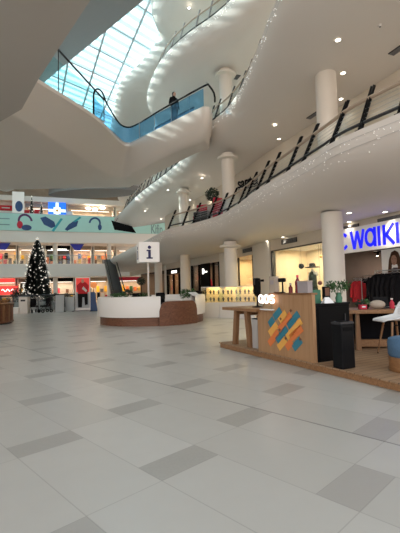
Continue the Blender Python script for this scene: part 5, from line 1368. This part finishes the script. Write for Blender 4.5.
# lit gift screen
s0_, z0_ = lp(48, 217.3); s1_, z1_ = lp(66, 201.8)
q_ = fp((s0_+s1_)/2, 1.1, 9.202)
ls = thing('lit_billboard', 'lit blue screen with white ribbon cross like a gift above the green parapet', 'screen', tuple(q_), FANG)
w_ = (s1_-s0_)*1.02; zb, zt = z0_-9.202, z1_-9.202+.1
lss = MB().box((0, 0, (zb+zt)/2), (w_, .2, zt-zb), 0, .01).build('screen', M['screenblue'], ls)
for s in (-1, 1): MB().box((s*w_*.35, .05, zb/2), (.12, .12, zb)).build('leg', M['black'], ls)
MB().box((0, -.105, (zb+zt)/2), (w_*.17, .02, (zt-zb)*.96)).build('ribbon', M['screenwhite'], lss)
MB().box((0, -.108, (zb+zt)/2), (w_*.96, .02, (zt-zb)*.17)).build('ribbon', M['screenwhite'], lss)
mb = MB()
for k in range(4):
    a_ = PI/4+k*PI/2; mb.plate([(0, 0), (.48*math.cos(a_-.35), .48*math.sin(a_-.35)), (.62*math.cos(a_), .62*math.sin(a_)), (.48*math.cos(a_+.35), .48*math.sin(a_+.35))], .02, (0, -.12, (zb+zt)/2), X_, Z_)
mb.build('bow', M['screenwhite'], lss); MB().plate(el(0, 0, .17, .17), .02, (0, -.145, (zb+zt)/2), X_, Z_).build('knot', M['yellow'], lss)
# little Christmas trees and goods above the parapet
for (px, top, lab) in ((31, 197, 'slim Christmas tree above the green parapet, beside the white panel'), (41, 203.5, 'smaller Christmas tree above the green parapet, beside the blue screen')):
    s_ = fx(px); z_ = fz(px, top, 1.2); q_ = fp(s_, .75, 9.202)
    fir('christmas_tree', lab, q_, z_-9.202, .46, 200, 24, .06, group='Christmas trees on the far gallery')
s_, _ = lp(17, 205); q_ = fp(s_, 1.0, 9.202)
t = thing('poster', 'tall white panel with grey picture above the green parapet', 'poster', tuple(q_), FANG)
MB().box((0, 0, 2.6), (1.4, .15, 5.2), 0, .01).build('panel', M['signwhite'], t); MB().plate(el(.1, 3.3, .45, .7), .02, (0, -.076, 0), X_, Z_).build('picture', M['navyprint'], t)
for k, (px, w_, h_, mk, lab) in enumerate(((3, 1.9, 3.6, 'red', 'red display car shape at far left above the green parapet'), (25, 1.3, 3.1, 'red', 'red display box between the two small Christmas trees, left'), (36, .9, 3.2, 'red', 'red display box just left of the smaller Christmas tree'), (70, .9, 3.2, 'pot', 'pale display stand right of the blue gift screen'), (61.5, .7, 2.9, 'black', 'dark display stand at the right foot of the gift screen'))):
    q_ = fp(fx(px), 2.4, 9.202); t = thing('display_stand', lab, 'display stand', tuple(q_), FANG)
    MB().box((0, 0, h_*.4), (w_*.8, .8, h_*.8), 0, .03).build('plinth', M['pot'], t); MB().box((0, 0, h_*.9), (w_, .9, h_*.2), 0, .15).build('goods', M[mk], t)
    if k == 0: MB().box((0, -.46, h_*.9), (w_*.5, .02, .12)).build('stripe', M['whitecloth'], t)

# shops of the far gallery
GOODS = [M['red'], M['carton'], M['orange'], M['whitecloth'], M['greycloth'], M['gold'], M['leaf'], M['navyprint'], M['yellow'], M['brown'], M['black'], M['redseat']]
def far_shop(px0, px1, z0, z1, label, o=3.2, sign=None, seed=0, dark=False, lit=1.0, col=(1, .75, .5)):
    rnd = random.Random(seed); s0, s1 = fx(px0), fx(px1); q_ = fp((s0+s1)/2, o, z0+.004); W = s1-s0; H = z1-z0-.02
    t = thing('storefront', label, 'shop', tuple(q_), FANG, 'shops of the far gallery')
    MB().box((0, 2.2, H/2), (W-.1, .1, H)).build('back_wall', M['shopdark'] if dark else M['shopfar_glow'], t)
    for s in (-1, 1): MB().box((s*(W/2-.1), 1.1, H/2), (.18, 2.2, H)).build('side_wall', M['column'], t)
    MB().box((0, .0, H-.28), (W-.36, .15, .5), 0, .01).build('fascia', M[sign or 'shopmid'], t)
    MB().box((0, 1.0, H-.58), (W*.8, .12, .05)).build('lamp_bar', M['lightbar'], t)
    for r_ in range(2):
        for c in range(max(3, int(W/.55))):
            if rnd.random() < .12: continue
            n_ = max(3, int(W/.55)); x = -W/2+.35+(W-.7)*c/(n_-1); hh = rnd.uniform(.55, 1.15)
            g = MB()
            if r_ == 0: g.box((x, .9, hh/2), (.38, .4, hh), 0, .02)
            else: g.box((x, 1.9, H*.36+hh*.4), (.40, .3, hh*.8), 0, .02)
            g.build('goods', GOODS[rnd.randrange(len(GOODS))], t)
    p_ = fp((s0+s1)/2, o+1.0, z0+H-.62); area('shop_lamp', p_, W*.8, .6, 62*lit*W/4, col, (0, 0, FANG))
    return t
far_shop(-14, 13, 0, 3.3, 'ground floor shop with lit red sign at the far left', sign='signred', seed=1)
far_shop(14, 44, 0, 3.3, 'ground floor shop behind the tall Christmas tree', seed=2, dark=True)
far_shop(45, 75, 0, 3.3, 'bright ground floor shop right of the tall Christmas tree', sign='blackmatt', seed=3, lit=1.8, col=(1, .88, .75))
far_shop(76, 112, 0, 3.3, 'warm ground floor shop behind the red poster stand', seed=4, lit=1.3)
far_shop(113, 160, 0, 3.3, 'ground floor shop behind the round information desk', seed=5, sign='redseat')
far_shop(-14, 14, 5, 7.75, 'first floor shop with gold goods at the far left', seed=6, lit=1.5, col=(1, .66, .38))
far_shop(15, 42, 5, 7.75, 'pale first floor shop behind the Christmas tree top', seed=7, sign='pot')
far_shop(43, 72, 5, 7.75, 'dark first floor shop with a row of white sign blocks', seed=8, sign='blackmatt', dark=True)
far_shop(73, 94, 5, 7.75, 'warm pink first floor shop beside the blue hanging banner', seed=9, lit=1.5, col=(1, .68, .5))
far_shop(95, 118, 5, 7.75, 'first floor shop at the right end behind the escalator', seed=10, lit=1.2)
far_shop(119, 165, 5, 7.75, 'first floor shop above the information sign', seed=11, sign='pot')
far_shop(-14, 20, 9.2, 13.5, 'second floor shop at the far left above the green parapet', seed=12, sign='pot', lit=1.1)
far_shop(21, 66, 9.2, 13.5, 'second floor shop behind the blue gift screen', seed=13, sign='bluegrey', lit=1.1)
far_shop(67, 118, 9.2, 13.5, 'warm second floor shop with bright lamps right of the gift screen', seed=14, lit=1.8, sign='carton')
far_shop(119, 165, 9.2, 13.5, 'second floor shop behind the curved balcony wedge', seed=15, sign='pot')
s0_, z0_ = lp(51, 247.2); s1_, _ = lp(66, 246)
t = thing('sign_block_row', 'row of white blocks in place of sign letters on the dark first floor shop', 'light', tuple(fp((s0_+s1_)/2, 3.05, z0_)), FANG)
for k in range(10): MB().box((-(s1_-s0_)/2+(s1_-s0_)*k/9, 0, 0), (.16, .05, .26), 0, .01).build('lamp', M['lightbar'], t)  # glowing blocks in place of unreadable sign lettering, not lamps
s0_, z0_ = lp(1, 290.5); s1_, _ = lp(10, 290)
t = thing('shop_sign', 'lit red sign with white wave stroke at the far left ground floor', 'sign', tuple(fp((s0_+s1_)/2, 2.6, 1.6)), FANG)
MB().box((0, 0, .1), (2.3, .1, 1.15), 0, .02).build('panel', M['signred'], t)
MB().tube([(-.8+.1*k, -.07, .1+.16*math.sin(k*1.1)) for k in range(17)], .05, 6).build('stroke', M['lightbar'], t)
for s in (-1, 1): MB().box((s*.9, 0, -1.02), (.08, .08, 1.1)).build('leg', M['grey'], t)
# lamps hung in the second floor shop
for k, (px, py) in enumerate(((90, 207.5), (97, 208.5), (105, 207))):
    z_ = fz(px, py, 2); q_ = fp(fx(px), 2.6, z_)
    t = thing('pendant_lamp', '%s glowing lamp from the left in the warm second floor shop' % ORD[k].replace('nearest', 'first'), 'lamp', tuple(q_), 0, 'lamps in the second floor shop')
    MB().ball((0, 0, 0), .28, 3, (1.3, 1, .6)).build('shade', M['lampwarm'], t, smooth=True); MB().tube([(0, 0, .1), (0, 0, 13.49-z_)], .015, 6).build('cord', M['black'], t)
# glass rail on the far first floor edge
gr_ = thing('glass_railing', 'glass railing along the first floor edge of the far gallery', 'railing', tuple(fp(0, .12, 5.001)), FANG)
MB().box((FL/2, 0, .56), (FL, .02, 1.05)).build('glass_panel', M['railglass'], gr_); MB().tube([(0, 0, 1.12), (FL, 0, 1.12)], .04, 8).build('handrail', M['steel'], gr_)
for k in range(22): MB().box((.05+(FL-.1)*k/21, 0, .55), (.05, .06, 1.1)).build('post', M['grey'], gr_)
# royal blue cloth banners under the second floor slab
for (px, w_, lab) in ((77, 1.8, 'royal blue pennant hanging below the green parapet, right of the tree'), (1, 1.9, 'royal blue pennant hanging below the parapet at the far left')):
    q_ = fp(fx(px), .6, 7.748); t = thing('pennant', lab, 'banner', tuple(q_), FANG, 'royal blue pennants')
    MB().plate([(-w_/2, -.08), (w_/2, -.08), (w_*.22, -.95), (-w_*.12, -.95)][::-1], -.03, (0, 0, 0), X_, Z_).build('cloth', M['bluesail'], t); MB().tube([(-w_/2-.05, .0, -.032), (w_/2+.05, 0, -.032)], .03, 6).build('rod', M['steel'], t)
# dark tilted screen under the balcony wedge
c0, c1, c2, c3 = [atY(px, py, 41) for px, py in ((111.2, 220.3), (131.8, 226.2), (136, 232.8), (114.3, 229.6))]
t = thing('hanging_display', 'dark tilted screen hanging before the sea green parapet', 'screen', tuple(c0))
vs_ = [v-c0 for v in (c0, c1, c2, c3)]
mb = MB(); mb.hull2(vs_, [v+Vector((0, .22, 0)) for v in vs_]); mb.build('screen', M['blackmatt'], t)
for f in (.2, .8): b_ = vs_[0].lerp(vs_[1], f)+Vector((0, .11, 0)); MB().tube([b_, b_+Vector((.0, 2.2, 1.1))], .03, 6).build('bracket', M['darkmetal'], t)
# dark escalator rising behind the information desk to the first floor
e0, e1 = gpx(119, 34, .3), Vector((-10.6, 45.0, 5.0))
ev = thing('escalator', 'dark escalator rising to the far first floor behind the round desk', 'escalator', tuple(e0), 0)
dv_ = e1-e0; hv = Vector((dv_.x, dv_.y, 0)).normalized(); sv = Vector((-hv.y, hv.x, 0))
mb = MB(); mb.hull2([sv*-.55+Vector((0, 0, -.25)), sv*.55+Vector((0, 0, -.25)), dv_+sv*.55+Vector((0, 0, -.6)), dv_-sv*.55+Vector((0, 0, -.6))], [sv*-.55+Vector((0, 0, .2)), sv*.55+Vector((0, 0, .2)), dv_+sv*.55, dv_-sv*.55]); mb.build('truss', M['darkmetal'], ev)
for s in (-1, 1):
    MB().grid([[sv*.5*s+Vector((0, 0, .2)), dv_+sv*.5*s], [sv*.5*s+Vector((0, 0, 1.05)), dv_+sv*.5*s+Vector((0, 0, .9))]]).build('glass_panel', M['railglass'], ev)
    MB().tube([sv*.5*s+Vector((0, 0, 1.1)), dv_+sv*.5*s+Vector((0, 0, .95))], .05, 8).build('handrail', M['black'], ev)

# =================================================================== LIGHT
w = bpy.data.worlds.new('World'); SC.world = w; w.use_nodes = True
nt = w.node_tree; bg = nt.nodes['Background']
tc = nt.nodes.new('ShaderNodeTexCoord'); nz = nt.nodes.new('ShaderNodeTexNoise'); nz.inputs['Scale'].default_value = 3; nz.inputs['Detail'].default_value = 5
rp_ = nt.nodes.new('ShaderNodeValToRGB'); rp_.color_ramp.elements[0].position = .35; rp_.color_ramp.elements[0].color = (.52, .74, .95, 1); rp_.color_ramp.elements[1].position = .65; rp_.color_ramp.elements[1].color = (.82, .93, 1, 1)
nt.links.new(tc.outputs['Generated'], nz.inputs['Vector']); nt.links.new(nz.outputs['Fac'], rp_.inputs['Fac']); nt.links.new(rp_.outputs['Color'], bg.inputs['Color'])
sx_ = nt.nodes.new('ShaderNodeSeparateXYZ'); nt.links.new(tc.outputs['Generated'], sx_.inputs[0])
mr = nt.nodes.new('ShaderNodeMapRange'); mr.inputs['From Min'].default_value = .15; mr.inputs['From Max'].default_value = .45; mr.interpolation_type = 'SMOOTHSTEP'
nt.links.new(sx_.outputs['Z'], mr.inputs['Value'])
mxw = nt.nodes.new('ShaderNodeMix'); mxw.data_type = 'RGBA'; mxw.inputs[6].default_value = (.66, .53, .44, 1)
nt.links.new(mr.outputs['Result'], mxw.inputs[0]); nt.links.new(rp_.outputs['Color'], mxw.inputs[7]); nt.links.new(mxw.outputs[2], bg.inputs['Color'])
bg.inputs['Strength'].default_value = 2.5
sl = bpy.data.lights.new('sun', 'SUN'); sl.energy = 9.0; sl.angle = .01; sl.color = (1, .97, .92)
so_ = bpy.data.objects.new('sun', sl); COL.objects.link(so_)
so_.rotation_euler = Vector((10, -5, -6.5)).to_track_quat('-Z', 'Y').to_euler()
SC.view_settings.view_transform = 'Standard'; SC.view_settings.look = 'None'; SC.view_settings.exposure = 0.12; SC.view_settings.gamma = 1.0; SC.view_settings.use_curve_mapping = False
SC.cycles.max_bounces = 8; SC.cycles.transparent_max_bounces = 24; SC.cycles.sample_clamp_indirect = 4.0
